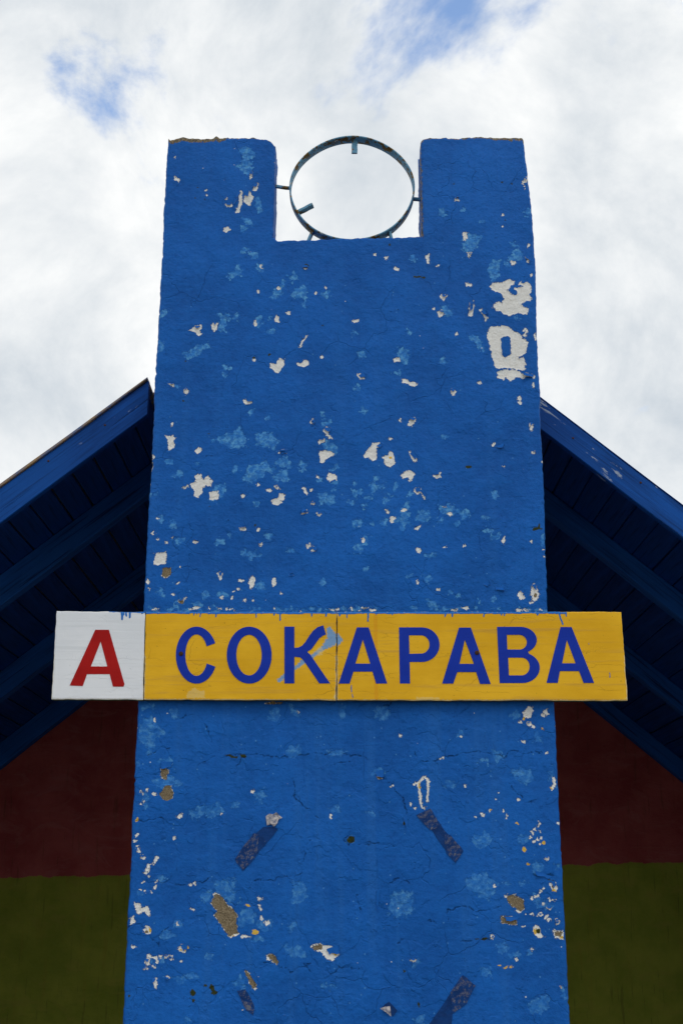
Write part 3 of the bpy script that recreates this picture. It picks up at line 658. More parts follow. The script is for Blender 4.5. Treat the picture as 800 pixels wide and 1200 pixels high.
# lower left, upper band
poly('pale', ze, [(70,140),(75,95),(90,60),(120,58),(132,80),(122,110),(125,150),(115,185),(100,185),(98,150),(80,150)], (142,115,16,13), [(175,38),(200,40),(205,65),(185,70)], [(525,35),(550,30),(555,55),(540,75),(522,60)], [(590,20),(620,40),(615,60),(600,50)],
  [(585,180),(600,155),(620,165),(620,195),(600,200)], [(245,385),(290,370),(320,375),(345,360),(355,385),(310,410),(290,395),(265,415),(248,405)], [(470,330),(500,310),(508,330),(490,355),(475,348)], [(390,355),(415,360),(415,380),(392,372)], [(725,185),(780,178),(770,195),(735,197)],
  [(730,380),(765,372),(765,388),(735,388)], [(140,205),(185,205),(185,235),(145,235)], [(120,280),(180,265),(215,290),(180,305),(130,300)], (92,350,9,26), (100,25,22,9), (60,225,6,14))
poly('white', ze, (463,318,6), (355,393,4), [(727,400),(733,398),(736,412),(730,410)], (75,315,5,3), (85,325,4), (100,312,4), (125,325,6), (85,350,4), (75,362,5,3), (60,470,5), (55,490,6,5), (65,510,5), (80,545,9,7), (65,525,6,4), (125,555,6,8), (115,570,4), (100,590,9,6), (130,548,4), (190,480,5,8), (210,405,12,7), (125,70,4,8), (620,42,4))
poly('bare', ze, [(140,240),(155,235),(168,245),(165,275),(150,270),(142,255)], [(145,318),(158,298),(175,303),(187,322),(184,342),(165,353),(148,342),(140,330)], (540,12,30,5)); poly('ochre', ze, (60,415,6), (535,10,14,3))
poly('moss', ze, [(362,192),(385,188),(412,198),(410,204),(385,200)], [(416,192),(440,188),(446,198),(425,206)], (797,487,4,9), (160,0,6,3))  # includes the dark inside a hole, painted on
polyline('crack', ze, 0.0012, [(60,415),(110,412),(150,408),(190,420),(200,440)], [(280,215),(330,190),(370,192),(440,195),(480,185),(540,195),(640,195),(700,178),(780,185)], [(740,225),(790,205)], [(200,70),(250,60)], [(560,235),(600,275),(608,345),(690,410)], [(410,240),(420,215),(440,200)], [(105,185),(150,160),(185,168)], [(635,580),(640,510),(660,490)], [(250,60),(300,90),(320,130)], [(150,240),(188,243)])
# lower right, upper band
poly('white', zf, [(625,45),(650,25),(668,40),(655,60),(635,62)], [(700,35),(715,30),(718,48),(700,55)], (650,82,9,6), (630,145,6), (665,90,5), [(705,185),(715,178),(714,192)], (743,92,5), [(730,265),(740,270),(742,300),(728,315),(733,290)], (347,205,4), (353,200,5), (243,362,4), (258,378,6,4), (290,372,4),
  (467,408,4), (490,400,3,5), (512,385,5), (535,347,4), (545,322,3), (560,385,3,6), (572,400,3,6), (430,302,4), (610,350,6,4), (655,480,4), (662,465,3,7), (672,450,4,7), (684,432,4,8), (688,455,3), (680,485,4), (665,495,5,3), (690,500,3), (755,430,4), (710,548,8), (665,30,4), (620,75,5), (700,50,6), (485,395,3), (690,475,3,5), (415,128,7,4), (205,125,4), (174,298,3,5))
polyline('white', zf, 0.0032, [(248,290),(265,290),(273,340),(281,370)], [(265,288),(290,268),(303,285),(300,350)])
poly('ochre', zf, (632,520,7), (702,495,7), (645,570,6), (633,65,6), (700,100,4), (270,300,3,14), (728,308,4), (612,430,5,3), (515,386,4)); poly('bare', zf, [(122,268),(135,262),(147,272),(132,278)])
poly('pale', zf, [(520,170),(550,180),(562,205),(545,215)], [(590,245),(650,240),(665,280),(640,295),(600,275)], (375,290,18), [(455,485),(500,460),(525,480),(500,515),(465,505)], (680,130,14,18), (140,48,28,20), (680,578,16,14), (100,395,11,5), (130,250,18,10), (495,213,18,7), (600,55,22,10), (630,485,22,14), (5,45,8,20), (410,120,12,9), (730,265,8,20), (750,578,6,8))
polyline('crack', zf, 0.0012, [(90,210),(130,240),(165,280),(215,350),(228,430)], [(250,215),(330,220),(420,180),(500,195),(640,190),(690,175)], [(590,290),(630,350),(670,345)], [(60,500),(230,510)], [(20,480),(30,470),(45,490),(32,502),(20,480)], [(105,50),(125,25),(165,12)], [(0,180),(60,190),(90,210)], [(250,215),(255,175)])
poly('moss', zf, (35,487,10,13), (222,428,5,7)); poly('pale', zf, (34,486,6,9))
# lower left, bottom band
poly('bare', zg_, [(320,145),(335,110),(360,125),(370,145),(390,165),(408,185),(405,210),(413,245),(382,262),(360,235),(345,205),(328,190),(342,175)], [(512,318),(535,322),(552,345),(545,358),(520,335)], [(435,378),(448,380),(470,415),(478,432),(462,435),(445,400)], [(668,292),(705,290),(700,305),(675,308)], (90,245,7,8))
poly('white', zg_, [(385,254),(412,238),(412,255),(388,266)], [(668,288),(705,290),(750,295),(762,320),(738,345),(705,315),(680,310)], [(505,325),(520,318),(520,338),(508,338)], [(465,425),(480,435),(468,440)], [(52,140),(70,140),(80,160),(98,155),(105,185),(95,185),(88,168),(65,180)], [(35,195),(50,185),(52,210),(35,218)],
  [(80,235),(100,222),(112,235),(105,252),(88,255)], [(200,300),(220,285),(238,292),(225,315),(208,312)], (255,167,7,5), (100,15,5,8), (90,35,7,5), (105,50,6,8), (85,70,4), (130,70,4,6), (125,90,6,5), (110,105,4), (75,95,4), (90,100,5), (245,80,6,5), (262,76,6,4),
  (100,345,9,12), (105,328,6), (125,330,8,6), (140,325,5), (165,327,9,5), (180,335,6), (120,362,6,8), (210,345,5), (130,345,5), (95,370,8,5), [(115,420),(128,402),(132,410),(122,438)], (165,405,10,4), (50,292,12,4), (487,130,5,6), (489,150,5), (490,165,5,7), (492,195,5,12), (510,212,10,7), (435,260,16,4), (205,215,3,8), (350,148,3))
poly('ochre', zg_, (445,148,9,6), (470,245,13,9), (104,238,7,12), (228,298,9,9), (210,305,6,5), (750,318,8,4), (440,380,6,4), (395,258,6,3)); poly('moss', zg_, (30,465,5), (255,455,11,9), (322,438,9,15), (330,455,12,6), (300,430,6), (255,480,5,6))
poly('pale', zg_, [(325,70),(398,65),(395,130),(375,145),(360,120),(340,110)], (305,120,20), [(600,75),(640,70),(650,120),(625,145),(600,135)], [(475,205),(520,195),(525,220),(500,240),(480,230)], (602,228,12,10), (478,268,25,7), (610,315,30,18), (580,295,16,8), [(400,420),(420,395),(440,410),(435,435),(405,435)], (310,325,10), (722,434,18,6), (165,255,20,14), (205,215,12,14), (75,105,8), (255,400,10), (415,140,6), (235,548,8), (440,190,26,30), (135,345,22,14), (140,60,14,10), (215,405,24,8))
polyline('crack', zg_, 0.0012, [(165,70),(240,75),(320,65),(325,75)], [(480,65),(560,58),(640,45)], [(25,220),(60,220),(85,235),(110,275),(125,290)], [(505,350),(540,355),(580,380),(610,372),(650,350),(690,400),(720,405),(760,375),(800,375)], [(125,290),(140,255),(165,235)], [(640,350),(660,345)])
polyline('crack', zg_, -0.0006, [(383,270),(385,400),(383,560)])
# lower right, bottom band
poly('bare', zh, [(572,125),(590,112),(625,130),(635,160),(615,168),(590,150)], [(555,190),(610,195),(610,222),(580,215),(555,212)], [(738,240),(764,245),(762,262),(742,260)])
poly('white', zh, (655,130,6), (670,125,7,4), (690,100,5), (700,90,4), (685,120,4,6), (720,130,5), (738,130,7,4), (720,160,10,4), (700,150,5), (658,182,4), (690,185,6), (712,190,5,8), (720,200,4), (745,205,7), (748,212,9,6), (525,262,6), (630,225,6,4), [(664,230),(685,220),(690,245),(706,260),(685,266),(668,250)], (533,84,5), (605,340,5), (660,305,4), [(733,236),(770,243),(768,270),(740,266)], [(722,75),(740,68),(748,95),(738,105),(725,90)], (612,170,10,4), (572,120,5,8), (645,6,5), (248,342,10,5))
poly('bare', zh, [(742,246),(762,249),(760,260),(745,258)], (735,84,5,8))
poly('ochre', zh, (548,357,5), (570,365,8,5), (588,365,5), (762,435,4), (735,98,8,5), (672,240,5,8), (645,6,5), (600,216,8,3), (578,126,6,4), (762,262,7,4)); poly('moss', zh, (682,240,7,8), (490,266,30,3), (270,495,4,12), (215,380,5,4), (725,62,10,3))
poly('pale', zh, [(165,125),(200,105),(245,105),(248,140),(240,180),(215,185),(168,180)], [(430,70),(460,40),(510,50),(540,70),(515,130),(480,115),(450,95)], [(240,345),(262,335),(265,350),(250,368)], [(540,290),(565,285),(580,305),(550,310)], [(480,370),(510,365),(515,405),(490,400)],
  [(650,500),(680,470),(715,475),(715,505),(690,525),(660,520)], (575,75,14,8), (630,75,12,8), (678,20,16,18), [(250,545),(285,540),(290,566),(255,566)], (705,150,26,12), (670,130,22,14), (600,320,18,12), (655,310,8,12), (770,450,5,20), (750,18,6,10))
polyline('crack', zh, 0.0014, [(125,100),(125,150),(140,160)], [(50,120),(60,185)], [(420,265),(510,270)], [(370,160),(450,165),(550,150)], [(190,280),(240,285)], [(670,45),(735,60)], [(0,375),(60,380)], [(160,75),(200,60),(240,75)], [(370,190),(375,160)], [(300,210),(330,212)])
# upper hairlines
polyline('crack', za, -0.0004, [(75,600),(300,610),(430,580)], [(560,690),(640,665),(720,630),(800,580)], [(330,850),(430,780),(560,700)])
polyline('crack', zb, -0.0004, [(120,570),(250,585),(330,575)], [(215,675),(245,658)], [(130,740),(260,700)], [(500,270),(640,268)], [(400,760),(700,790)])
polyline('crack', zc, -0.0004, [(180,605),(260,590),(330,545)], [(200,340),(330,300),(470,325)])
polyline('crack', z6, -0.0002, [(130,60),(210,130),(300,180),(340,200),(420,185),(480,180)], [(640,180),(720,110),(800,20)])
polyline('crack', zd, -0.0002, [(470,610),(620,600),(720,600)], [(755,590),(745,560)])
polyline('moss', zb, 0.0030, [(273,592),(292,586),(312,592)])  # shade inside an open slit, painted on
poly('moss', zb, (180,470,5), (425,240,4), (600,235,5,3), (640,240,4), (612,375,4)); poly('moss', za, (200,255,5,3), (190,295,5,3), (225,300,4), (605,548,9,4), (665,772,7,3), (410,893,6,4), (470,882,5), (150,905,5,3))  # includes the shade under a lifted flap, painted on
poly('moss', zc, (262,503,4), (262,240,7,2), (432,570,4), (170,118,4))
FX['white'] = np.maximum(FX['white'], FX['bare'] - 0.0006 + 0.0016 * vnoise(X, Zg, 0.015, 64, 2))
# raw concrete on the top edge
top_d = np.where((Cg <= nl + 1e-6) | (Cg >= nr - 1e-6), zt_ - Rg * 0 - Zg, 9)
rawx = np.interp(X, [l0, l0 + .005, -.40, -.395, -.23, nr, nr + .02, .45, .47, .56, .575, .63], [.003, .018, .017, .004, .004, .008, .006, .005, .009, .012, .014, .014])
FX['raw'] = np.maximum(FX['raw'], rawx - top_d)
FX['raw'] = np.maximum(FX['raw'], 0.0015 - np.where(up & (Cg >= nr - 1e-6), X - nr, 9))
lipd = np.where(inn & ~up, zfl + lip - Zg, 9); FX['raw'] = np.maximum(FX['raw'], np.where(X > 0, 0.002, -0.002) - lipd)
# general wear of the surface: where pin-head losses and old layers show
ph = 1200 - (Zg - Pd(400, 1200)[1]) / (ztop - Pd(400, 1200)[1]) * 1040
lowm = np.clip((1.0 - (Zg - 2.15) / 0.12), 0, 1)
wear = 0.008 + 0.02 * lowm + 0.03 * np.clip(vnoise(X, Zg, 0.25, 61, 2), 0, 1)
edge_w = np.exp(-np.minimum(X - le, re - X) / 0.10)
wear = wear + 0.06 * edge_w * lowm * np.clip(vnoise(X, Zg, 0.12, 62, 2) + .2, 0, 1)
rough = 0.30 + 0.50 * lowm + 0.25 * np.clip((3.45 - Zg) / 1.2, 0, 1) * (1 - lowm)

chipd = np.clip(np.maximum(FX['white'], FX['bare']) / 0.003, 0, 1)
Yg = Yg + chipd * 0.0012 + np.clip(FX['crack'] / 0.001 + .5, 0, 1) * 0.0008
vid = np.arange(nx * nz).reshape(nz, nx)
cell = np.ones((nz - 1, nx - 1), bool); cell[jF:, iL:iR] = False
q = np.stack([vid[:-1, :-1], vid[:-1, 1:], vid[1:, 1:], vid[1:, :-1]], -1)[cell]
verts = np.stack([X - PO.x, Yg, Zg], -1).reshape(-1, 3)
# outline loop -> sides
ed = np.concatenate([q[:, [0, 1]], q[:, [1, 2]], q[:, [2, 3]], q[:, [3, 0]]])
key = np.sort(ed, 1); key = key[:, 0] * (nx * nz) + key[:, 1]
_, inv, cnt = np.unique(key, return_inverse=True, return_counts=True)
bnd = ed[cnt[inv] == 1]
bv = np.unique(bnd); remap = -np.ones(nx * nz, int)
lay = [remap.copy() for _ in range(4)]; allv = [verts]; base = len(verts)
depths = (0.02, 0.05, 0.09, THK)
for k, dp in enumerate(depths):
    pv_ = verts[bv].copy()
    cx = vnoise(pv_[:, 2], pv_[:, 0] + dp * 40, 0.05, 71 + k, 2) * 0.0022
    pv_[:, 0] += cx; pv_[:, 2] += np.where(pv_[:, 2] > 3.5, vnoise(pv_[:, 0], pv_[:, 2] + dp * 9, 0.05, 81 + k, 2) * 0.003, 0); pv_[:, 1] = dp
    lay[k][bv] = base + np.arange(len(bv)); base += len(bv); allv.append(pv_)
faces = [q]
prev = np.arange(nx * nz)
for k in range(4):
    faces.append(np.stack([bnd[:, 1], bnd[:, 0], lay[k][bnd[:, 0]], lay[k][bnd[:, 1]]], -1) if k == 0 else np.stack([lay[k - 1][bnd[:, 1]], lay[k - 1][bnd[:, 0]], lay[k][bnd[:, 0]], lay[k][bnd[:, 1]]], -1))
# back sheets
zs = [0, zfl, ztop]
bq = []
for (xa, xb, z0, z1) in ((l0, r0, 0, zfl), (l0, nl, zfl, ztop), (nr, r0, zfl, ztop)):
    allv.append(np.array([(xa - PO.x, THK, z0), (xa - PO.x, THK, z1), (xb - PO.x, THK, z1), (xb - PO.x, THK, z0)])); bq.append([base, base + 1, base + 2, base + 3]); base += 4
faces.append(np.array(bq))
V = np.concatenate(allv); Fq = np.concatenate(faces).astype(np.int32)
me = bpy.data.meshes.new('body')
me.vertices.add(len(V)); me.vertices.foreach_set('co', V.astype(np.float32).ravel())
me.loops.add(Fq.size); me.loops.foreach_set('vertex_index', Fq.ravel())
me.polygons.add(len(Fq)); me.polygons.foreach_set('loop_start', np.arange(0, Fq.size, 4, dtype=np.int32))
me.update(calc_edges=True); me.validate()
me.polygons.foreach_set('use_smooth', np.ones(len(me.polygons), bool))
fields = dict(FX); fields['wear'] = wear; fields['rough'] = rough
nside = len(V) - nx * nz
for k, A in fields.items():
    at = me.attributes.new(k, 'FLOAT', 'POINT')
    fill = {'wear': 0.03, 'rough': 0.3}.get(k, -0.06)
    vals = np.full(len(V), fill, np.float32); vals[:nx * nz] = A.ravel()
    if k in ('raw', 'white', 'bare', 'pale'):
        for kk in range(4): vals[lay[kk][bv]] = np.where(verts[bv, 2] > zfl - 0.01, A.ravel()[bv], A.ravel()[bv])
        if k == 'raw':
            for kk in range(1, 4): vals[lay[kk][bv]] = np.where((verts[bv, 2] > zfl + .02) & (abs(verts[bv, 0]) < .35), -0.006, vals[lay[kk][bv]])
    at.data.foreach_set('value', vals)
me.materials.append(MAT['pylon'])
body = link(bpy.data.objects.new('body', me), pylon)

# ---- lifted curls of paint: hinged along the top, lower edge standing off the wall
def flake(px, py, wpx, hpx, rot, lift, seed):
    x, z = Pd(px, py); k = D / FOC * 1.02
    wd, hg = wpx * k, hpx * k; rnd = random.Random(seed); nu, nv = 7, 6
    out = []; 
    for sheet in (0, 1):
        for j in range(nv):
            v = j / (nv - 1)
            for i in range(nu):
                u = i / (nu - 1) - 0.5
                ww = wd * (1 - 0.55 * v * abs(math.sin(seed)) + rnd.uniform(-.10, .10) * (v > 0) * (abs(u) > .3))
                a = u * ww; b = -v * hg * (1 + 0.18 * math.sin(5 * u + seed)) + (rnd.uniform(-.07, .07) * hg if v > .1 else 0)
                yy = -lift * v ** 1.5 * (0.75 + 0.5 * math.sin(3 * u + seed)) - 0.0004
                xr = a * math.cos(rot) - b * math.sin(rot); zr = a * math.sin(rot) + b * math.cos(rot)
                if sheet == 0: out.append((xr, yy, zr))
                else: 
                    p = out[j * nu + i]; out.append((p[0], p[1] + 0.0005, p[2]))
    n0 = nu * nv; F = []; mi = []
    for j in range(nv - 1):
        for i in range(nu - 1):
            a = j * nu + i; F.append((a, a + 1, a + nu + 1, a + nu)[::-1]); mi.append(0)
            F.append((n0 + a, n0 + a + nu, n0 + a + nu + 1, n0 + a + 1)[::-1]); mi.append(1)
    rim = [j * nu for j in range(nv)] + [(nv - 1) * nu + i for i in range(1, nu)] + [j * nu + nu - 1 for j in range(nv - 2, -1, -1)]
    for a, b in zip(rim, rim[1:]): F.append((a, b, n0 + b, n0 + a)); mi.append(1)
    o = mesh_obj('paint_flake', out, F, [MAT['flake_front'], MAT['flake_back']], pylon, True)
    o.data.polygons.foreach_set('material_index', mi)
    o.location = (x - PO.x, float(surf(np.array(x), np.array(z))) - 0.0003, z)
FL = [(za, 397, 195, 12, 20, .2, .012), (za, 352, 272, 14, 60, -.25, .016), (za, 418, 240, 14, 22, -.4, .012), (za, 314, 314, 24, 12, 0, .008), (za, 598, 548, 26, 12, .1, .010), (za, 303, 292, 10, 10, 0, .006),
      (zb, 695, 512, 14, 26, .5, .010), (zb, 488, 682, 16, 48, -.1, .016), (zb, 532, 710, 16, 46, .35, .016), (zb, 74, 954, 24, 18, .5, .009), (zb, 430, 292, 14, 10, 0, .006),
      (zx, 470, 1022, 110, 44, -.2, .017), (z6, 535, 192, 34, 22, .6, .010), (z6, 716, 235, 30, 50, .6, .010), (z6, 772, 440, 20, 50, .35, .010), (z6, 130, 552, 40, 24, -.6, .009), (z6, 172, 60, 24, 20, .5, .007),
      (zd, 540, 806, 26, 18, .7, .010), (zd, 592, 826, 34, 12, 0, .010), (zd, 592, 292, 40, 14, .5, .008), (zc, 640, 648, 20, 16, .6, .008), (zc, 530, 300, 30, 14, .2, .006), (zc, 556, 745, 20, 10, .2, .006),
      (zf, 130, 246, 34, 22, .3, .009), (zf, 222, 405, 14, 30, .1, .006), (ze, 165, 215, 40, 22, 0, .006), (zg_, 225, 285, 26, 20, .2, .006), (zg_, 740, 295, 40, 22, .3, .006), (zg_, 460, 385, 18, 36, .5, .006), (zh, 590, 190, 50, 12, 0, .006), (zh, 700, 40, 60, 12, -.3, .007), (zh, 128, 100, 12, 56, -.1, .005), (zx, 40, 430, 40, 60, .5, .012), (zd, 720, 815, 16, 22, .3, .006)]
for i, (T, x, y, wq, hq, rot, lift) in enumerate(FL):
    px, py = T((x, y)); p2 = T((x + wq, y + hq)); flake(px, py, p2[0] - px, p2[1] - py, rot, lift * 0.8, i * 1.37 + .5)

rl_ = random.Random(77)
for (xa, xb, ya, yb) in CHIPS:
    if 3.6 < xb - xa < 14 and yb - ya > 2.6 and rl_.random() < 0.5:
        wd_ = (xb - xa) * rl_.uniform(.45, .8); ht_ = (yb - ya) * rl_.uniform(.28, .5)
        flake((xa + xb) / 2 + rl_.uniform(-.2, .2) * (xb - xa), ya + (yb - ya) * 0.05, wd_, ht_, rl_.uniform(-.35, .35), rl_.uniform(.004, .008), rl_.random() * 9 + .3)
# ---- remnants of tape that once held a poster
def tape(T, pts, mat='tape', off=0.0016):
    wp = [Pd(*T(p)) for p in pts]
    bm = bmesh.new(); cx = sum(p[0] for p in wp) / len(wp); cz = sum(p[1] for p in wp) / len(wp)
    dense = []
    for i in range(len(wp)):
        a, b = wp[i], wp[(i + 1) % len(wp)]; n = max(1, int(math.hypot(b[0] - a[0], b[1] - a[1]) / 0.012))
        for j in range(n):
            t = j / n; jx = random.uniform(-.0012, .0012); jz = random.uniform(-.0012, .0012)
            dense.append((a[0] + (b[0] - a[0]) * t + jx, a[1] + (b[1] - a[1]) * t + jz))
    f0 = [bm.verts.new((x - cx, float(surf(np.array(x), np.array(z))) - off, z - cz)) for x, z in dense]
    f = bm.faces.new(f0)
    r = bmesh.ops.extrude_face_region(bm, geom=[f]); 
    for v in r['geom']:
        if isinstance(v, bmesh.types.BMVert): v.co.y += 0.0022
    o = bm_obj('tape_strip' if mat == 'tape' else 'tape_residue', bm, MAT[mat], pylon); o.location = (cx - PO.x, 0, cz)
    return o
tape(ze, [(500,440),(470,465),(405,555),(432,588),(480,535),(550,450),(535,440)])
tape(zf, [(262,400),(305,380),(345,440),(420,525),(395,562),(365,530),(310,450),(275,415)])
tape(zh, [(295,575),(380,455),(420,395),(460,430),(430,490),(385,525),(380,575)])
for T_, pts_ in ((ze, [(484,470),(466,462),(400,553),(430,593),(478,540)]), (zf, [(259,400),(307,377),(345,436),(328,446),(308,454),(273,417)]), (zf, [(358,468),(378,470),(423,525),(396,566),(362,532)]), (zh, [(378,452),(420,391),(464,430),(432,493),(383,528)])):
    tape(T_, pts_, 'tape_end', 0.0026)
tape(zg_, [(410,448),(436,442),(452,470),(468,500),(464,532),(440,515),(428,490)], 'tape_end')
def paper(T, pts, mat, lift):
    wp = [Pd(*T(p)) for p in pts]; cx = sum(p[0] for p in wp) / len(wp); cz = sum(p[1] for p in wp) / len(wp)
    bm = bmesh.new(); f = bm.faces.new([bm.verts.new((x - cx, -lift - 0.004 * (i % 2), z - cz)) for i, (x, z) in enumerate(wp)])
    r = bmesh.ops.extrude_face_region(bm, geom=[f])
    for v in r['geom']:
        if isinstance(v, bmesh.types.BMVert): v.co.y += 0.0006
    o = bm_obj('poster_scrap', bm, mat, pylon); o.location = (cx - PO.x, float(surf(np.array(cx), np.array(cz))), cz)
paper_m = mat_plain('paper_scrap', (0.16, 0.17, 0.24), (0.58, 0.53, 0.50), 120, 0.8, 0.0005)
paper(ze, [(508,405),(520,396),(533,398),(545,391),(556,402),(566,410),(552,416),(548,430),(536,442),(528,432),(512,436)], paper_m, 0.003)
paper(zh, [(133,508),(150,502),(168,500),(170,520),(172,537),(155,522)], paper_m, 0.006)
tape(zh, [(138,506),(165,485),(195,515),(180,538),(165,525)])

# ================================================================ iron hoop in the notch
YR = D + 0.075
hx, hz = P(412.3, 221, YR)[0], 0.0
zt_r = P(412, 159.2, YR - 0.021)[1]
R = 0.2155
SQ = 0.955                # the hoop was bent by hand: slightly flattened
hz = zt_r - R * SQ
hoop_root = empty('iron_hoop', (hx, YR, P(400, 281, YR)[1]))
tag(hoop_root, 'rusty blue iron hoop with short tabs held in the notch of the pylon', 'hoop')
HO = Vector((hx, YR, P(400, 281, YR)[1]))
bm = bmesh.new(); n = 120; rings = []
for i in range(n):
    t = 2 * math.pi * i / n; wob = 1 + 0.006 * math.sin(2 * t + .6) + 0.004 * math.sin(5 * t)
    c, s_ = math.cos(t), math.sin(t); ro, ri = R * wob, R * wob - 0.0055
    yo = 0.003 * math.sin(3 * t); hb = 0.021
    b = 0.0012
    prof = [(ro, -hb + b), (ro, hb - b), (ro - b, hb), (ri + b, hb), (ri, hb - b), (ri, -hb + b), (ri + b, -hb), (ro - b, -hb)]
    rings.append([bm.verts.new((r * c, y + yo, r * s_ * SQ + hz - HO.z)) for r, y in prof])
for i in range(n):
    a, b = rings[i], rings[(i + 1) % n]
    for j in range(8): bm.faces.new((a[j], a[(j + 1) % 8], b[(j + 1) % 8], b[j]))
bm_obj('band', bm, MAT['ring'], hoop_root, True)
def bar(name, p0, p1, wv, tv, ydir=True):
    """flat iron bar from p0 to p1 (world), width wv along Y, thickness tv"""
    p0, p1 = Vector(p0), Vector(p1); ax = (p1 - p0).normalized(); up_ = Vector((0, 1, 0)); sd_ = ax.cross(up_).normalized(); up_ = sd_.cross(ax)
    bm = bmesh.new(); rings = []
    for k in range(5):
        p = p0.lerp(p1, k / 4) + sd_ * random.uniform(-.0008, .0008)
        rings.append([bm.verts.new(p + sd_ * a * tv / 2 + up_ * b * wv / 2 - HO) for a, b in ((-1, -.8), (-.8, -1), (.8, -1), (1, -.8), (1, .8), (.8, 1), (-.8, 1), (-1, .8))])
    for k in range(4):
        for j in range(8): bm.faces.new((rings[k][j], rings[k][(j + 1) % 8], rings[k + 1][(j + 1) % 8], rings[k + 1][j]))
    bm.faces.new(rings[0][::-1]); bm.faces.new(rings[-1])
    bm_obj(name, bm, MAT['ring'], hoop_root)
def rp(x, y, Y=YR): a = P(x, y, Y); return (a[0], Y, a[1])
def on_hoop(deg, r=R - 0.003): return Vector((hx + r * math.cos(math.radians(deg)), YR, hz + r * SQ * math.sin(math.radians(deg))))
a = on_hoop(177.5, R); bar('strut', a, (nl - 0.006, YR, a.z + 0.008), 0.010, 0.010)
a = on_hoop(-9.5, R); bar('strut', a, (nr + 0.006, YR, a.z - 0.002), 0.012, 0.010)
a = on_hoop(-129); bar('strut', a, (a.x - 0.036, YR + 0.008, zfl - 0.020), 0.026, 0.009)
a = on_hoop(-53); bar('strut', a, (a.x + 0.022, YR + 0.008, zfl - 0.020), 0.026, 0.009)
a = on_hoop(87.5); bar('tab', a, a + Vector((0, 0, -0.054)), 0.008, 0.020)
a = on_hoop(-153.5); bar('tab', a, a + Vector((0.056, -0.010, 0.026)), 0.026, 0.010)

# ================================================================ name sign
YS = D - 0.030
sign = empty('stop_name_sign', (RX, YS, P(400, 821, YS)[1]))
tag(sign, 'long stop name sign with white and yellow boards fixed across the blue pylon', 'sign')
SG = Vector((RX, YS, P(400, 821, YS)[1]))
Ps = lambda x, y: P(x, y, YS)
s1, s2, s3, s4 = tr(55, 705, 4.444), tr(195, 705, 3.81), tr(385, 705, 4), tr(560, 705, 4.324)
def board(c, mat, seed, features):
    """c: corners tl, tr, br, bl in survey pixels"""
    tl, t_r, br, bl = [np.array(Ps(*p)) for p in c]
    wd = t_r[0] - tl[0]; hg = tl[1] - bl[1]; nu = int(wd / 0.003); nv = int(hg / 0.003)
    U, Vv = np.meshgrid(np.linspace(0, 1, nu + 1), np.linspace(0, 1, nv + 1))
    x = (bl[0] * (1 - U) + br[0] * U) * (1 - Vv) + (tl[0] * (1 - U) + t_r[0] * U) * Vv
    z = (bl[1] * (1 - U) + br[1] * U) * (1 - Vv) + (tl[1] * (1 - U) + t_r[1] * U) * Vv
    de = np.minimum(np.minimum(U, 1 - U) * wd, np.minimum(Vv, 1 - Vv) * hg)
    wg = np.exp(-de / 0.006)
    x = x + wg * vnoise(z, x, 0.02, seed, 2) * 0.0009; z = z + wg * vnoise(x, z, 0.035, seed + 3, 3) * 0.0011
    y = np.clip(0.0025 - de, 0, .0025) * 0.6 + vnoise(x, z, 0.18, seed + 6, 2) * 0.0004
    F = {k: np.full(x.shape, -0.06) for k in ('drip', 'smear', 'patch', 'rust')}
    wx = x + vnoise(x, z, 0.008, 91, 2) * 0.0008; wz = z + vnoise(x, z, 0.008, 93, 2) * 0.0008
    rz = np.linspace(min(bl[1], br[1]), max(tl[1], t_r[1]), nv + 1); cx = np.linspace(bl[0], br[0], nu + 1)
    for kind, name, T, data in features:
        if kind == 'p': paint_poly(F[name], [Ps(*T(p)) for p in data], wx, wz, rz, cx)
        else: paint_line(F[name], [Ps(*T(p)) for p in data[1]], data[0], wx, wz, rz, cx)
    F['edge'] = 0.0030 - de - 0.0025 * (Vv > .5)
    n = (nu + 1) * (nv + 1); vid = np.arange(n).reshape(nv + 1, nu + 1)
    q = np.stack([vid[:-1, :-1], vid[:-1, 1:], vid[1:, 1:], vid[1:, :-1]], -1).reshape(-1, 4)
    loop = list(vid[0, :-1]) + list(vid[:-1, -1]) + list(vid[-1, :0:-1]) + list(vid[:0:-1, 0])
    Vf = np.stack([x - SG.x, y, z - SG.z], -1).reshape(-1, 3); back = Vf[loop].copy(); back[:, 1] = 0.024
    m = len(loop); faces = [tuple(int(k) for k in r) for r in q]
    mi = [0] * len(faces)
    for i in range(m):
        j = (i + 1) % m; faces.append((int(loop[j]), int(loop[i]), n + i, n + j)); mi.append(1)
    faces.append(tuple(n + i for i in range(m))[::-1]); mi.append(1)
    Va = np.concatenate([Vf, back])
    o = mesh_obj('board', Va, faces, [mat, MAT['sign_edge']], sign)
    o.data.polygons.foreach_set('material_index', mi)
    for k, A in F.items():
        at = o.data.attributes.new(k, 'FLOAT', 'POINT'); v = np.full(len(Va), -0.06, np.float32); v[:n] = A.ravel(); at.data.foreach_set('value', v)
    return o
I = lambda p: p
drips_w = [('l', 'drip', s1, (.0042, [(330, 48), (400, 49), (515, 53)])), ('l', 'drip', s1, (.0032, [(390, 55), (393, 92)])), ('l', 'drip', s1, (.0028, [(414, 55), (414, 74)])), ('l', 'drip', s1, (.0030, [(434, 55), (432, 82)])), ('l', 'drip', s1, (.0022, [(402, 55), (402, 68)])), ('l', 'drip', s1, (.002, [(495, 55), (497, 62)]))]
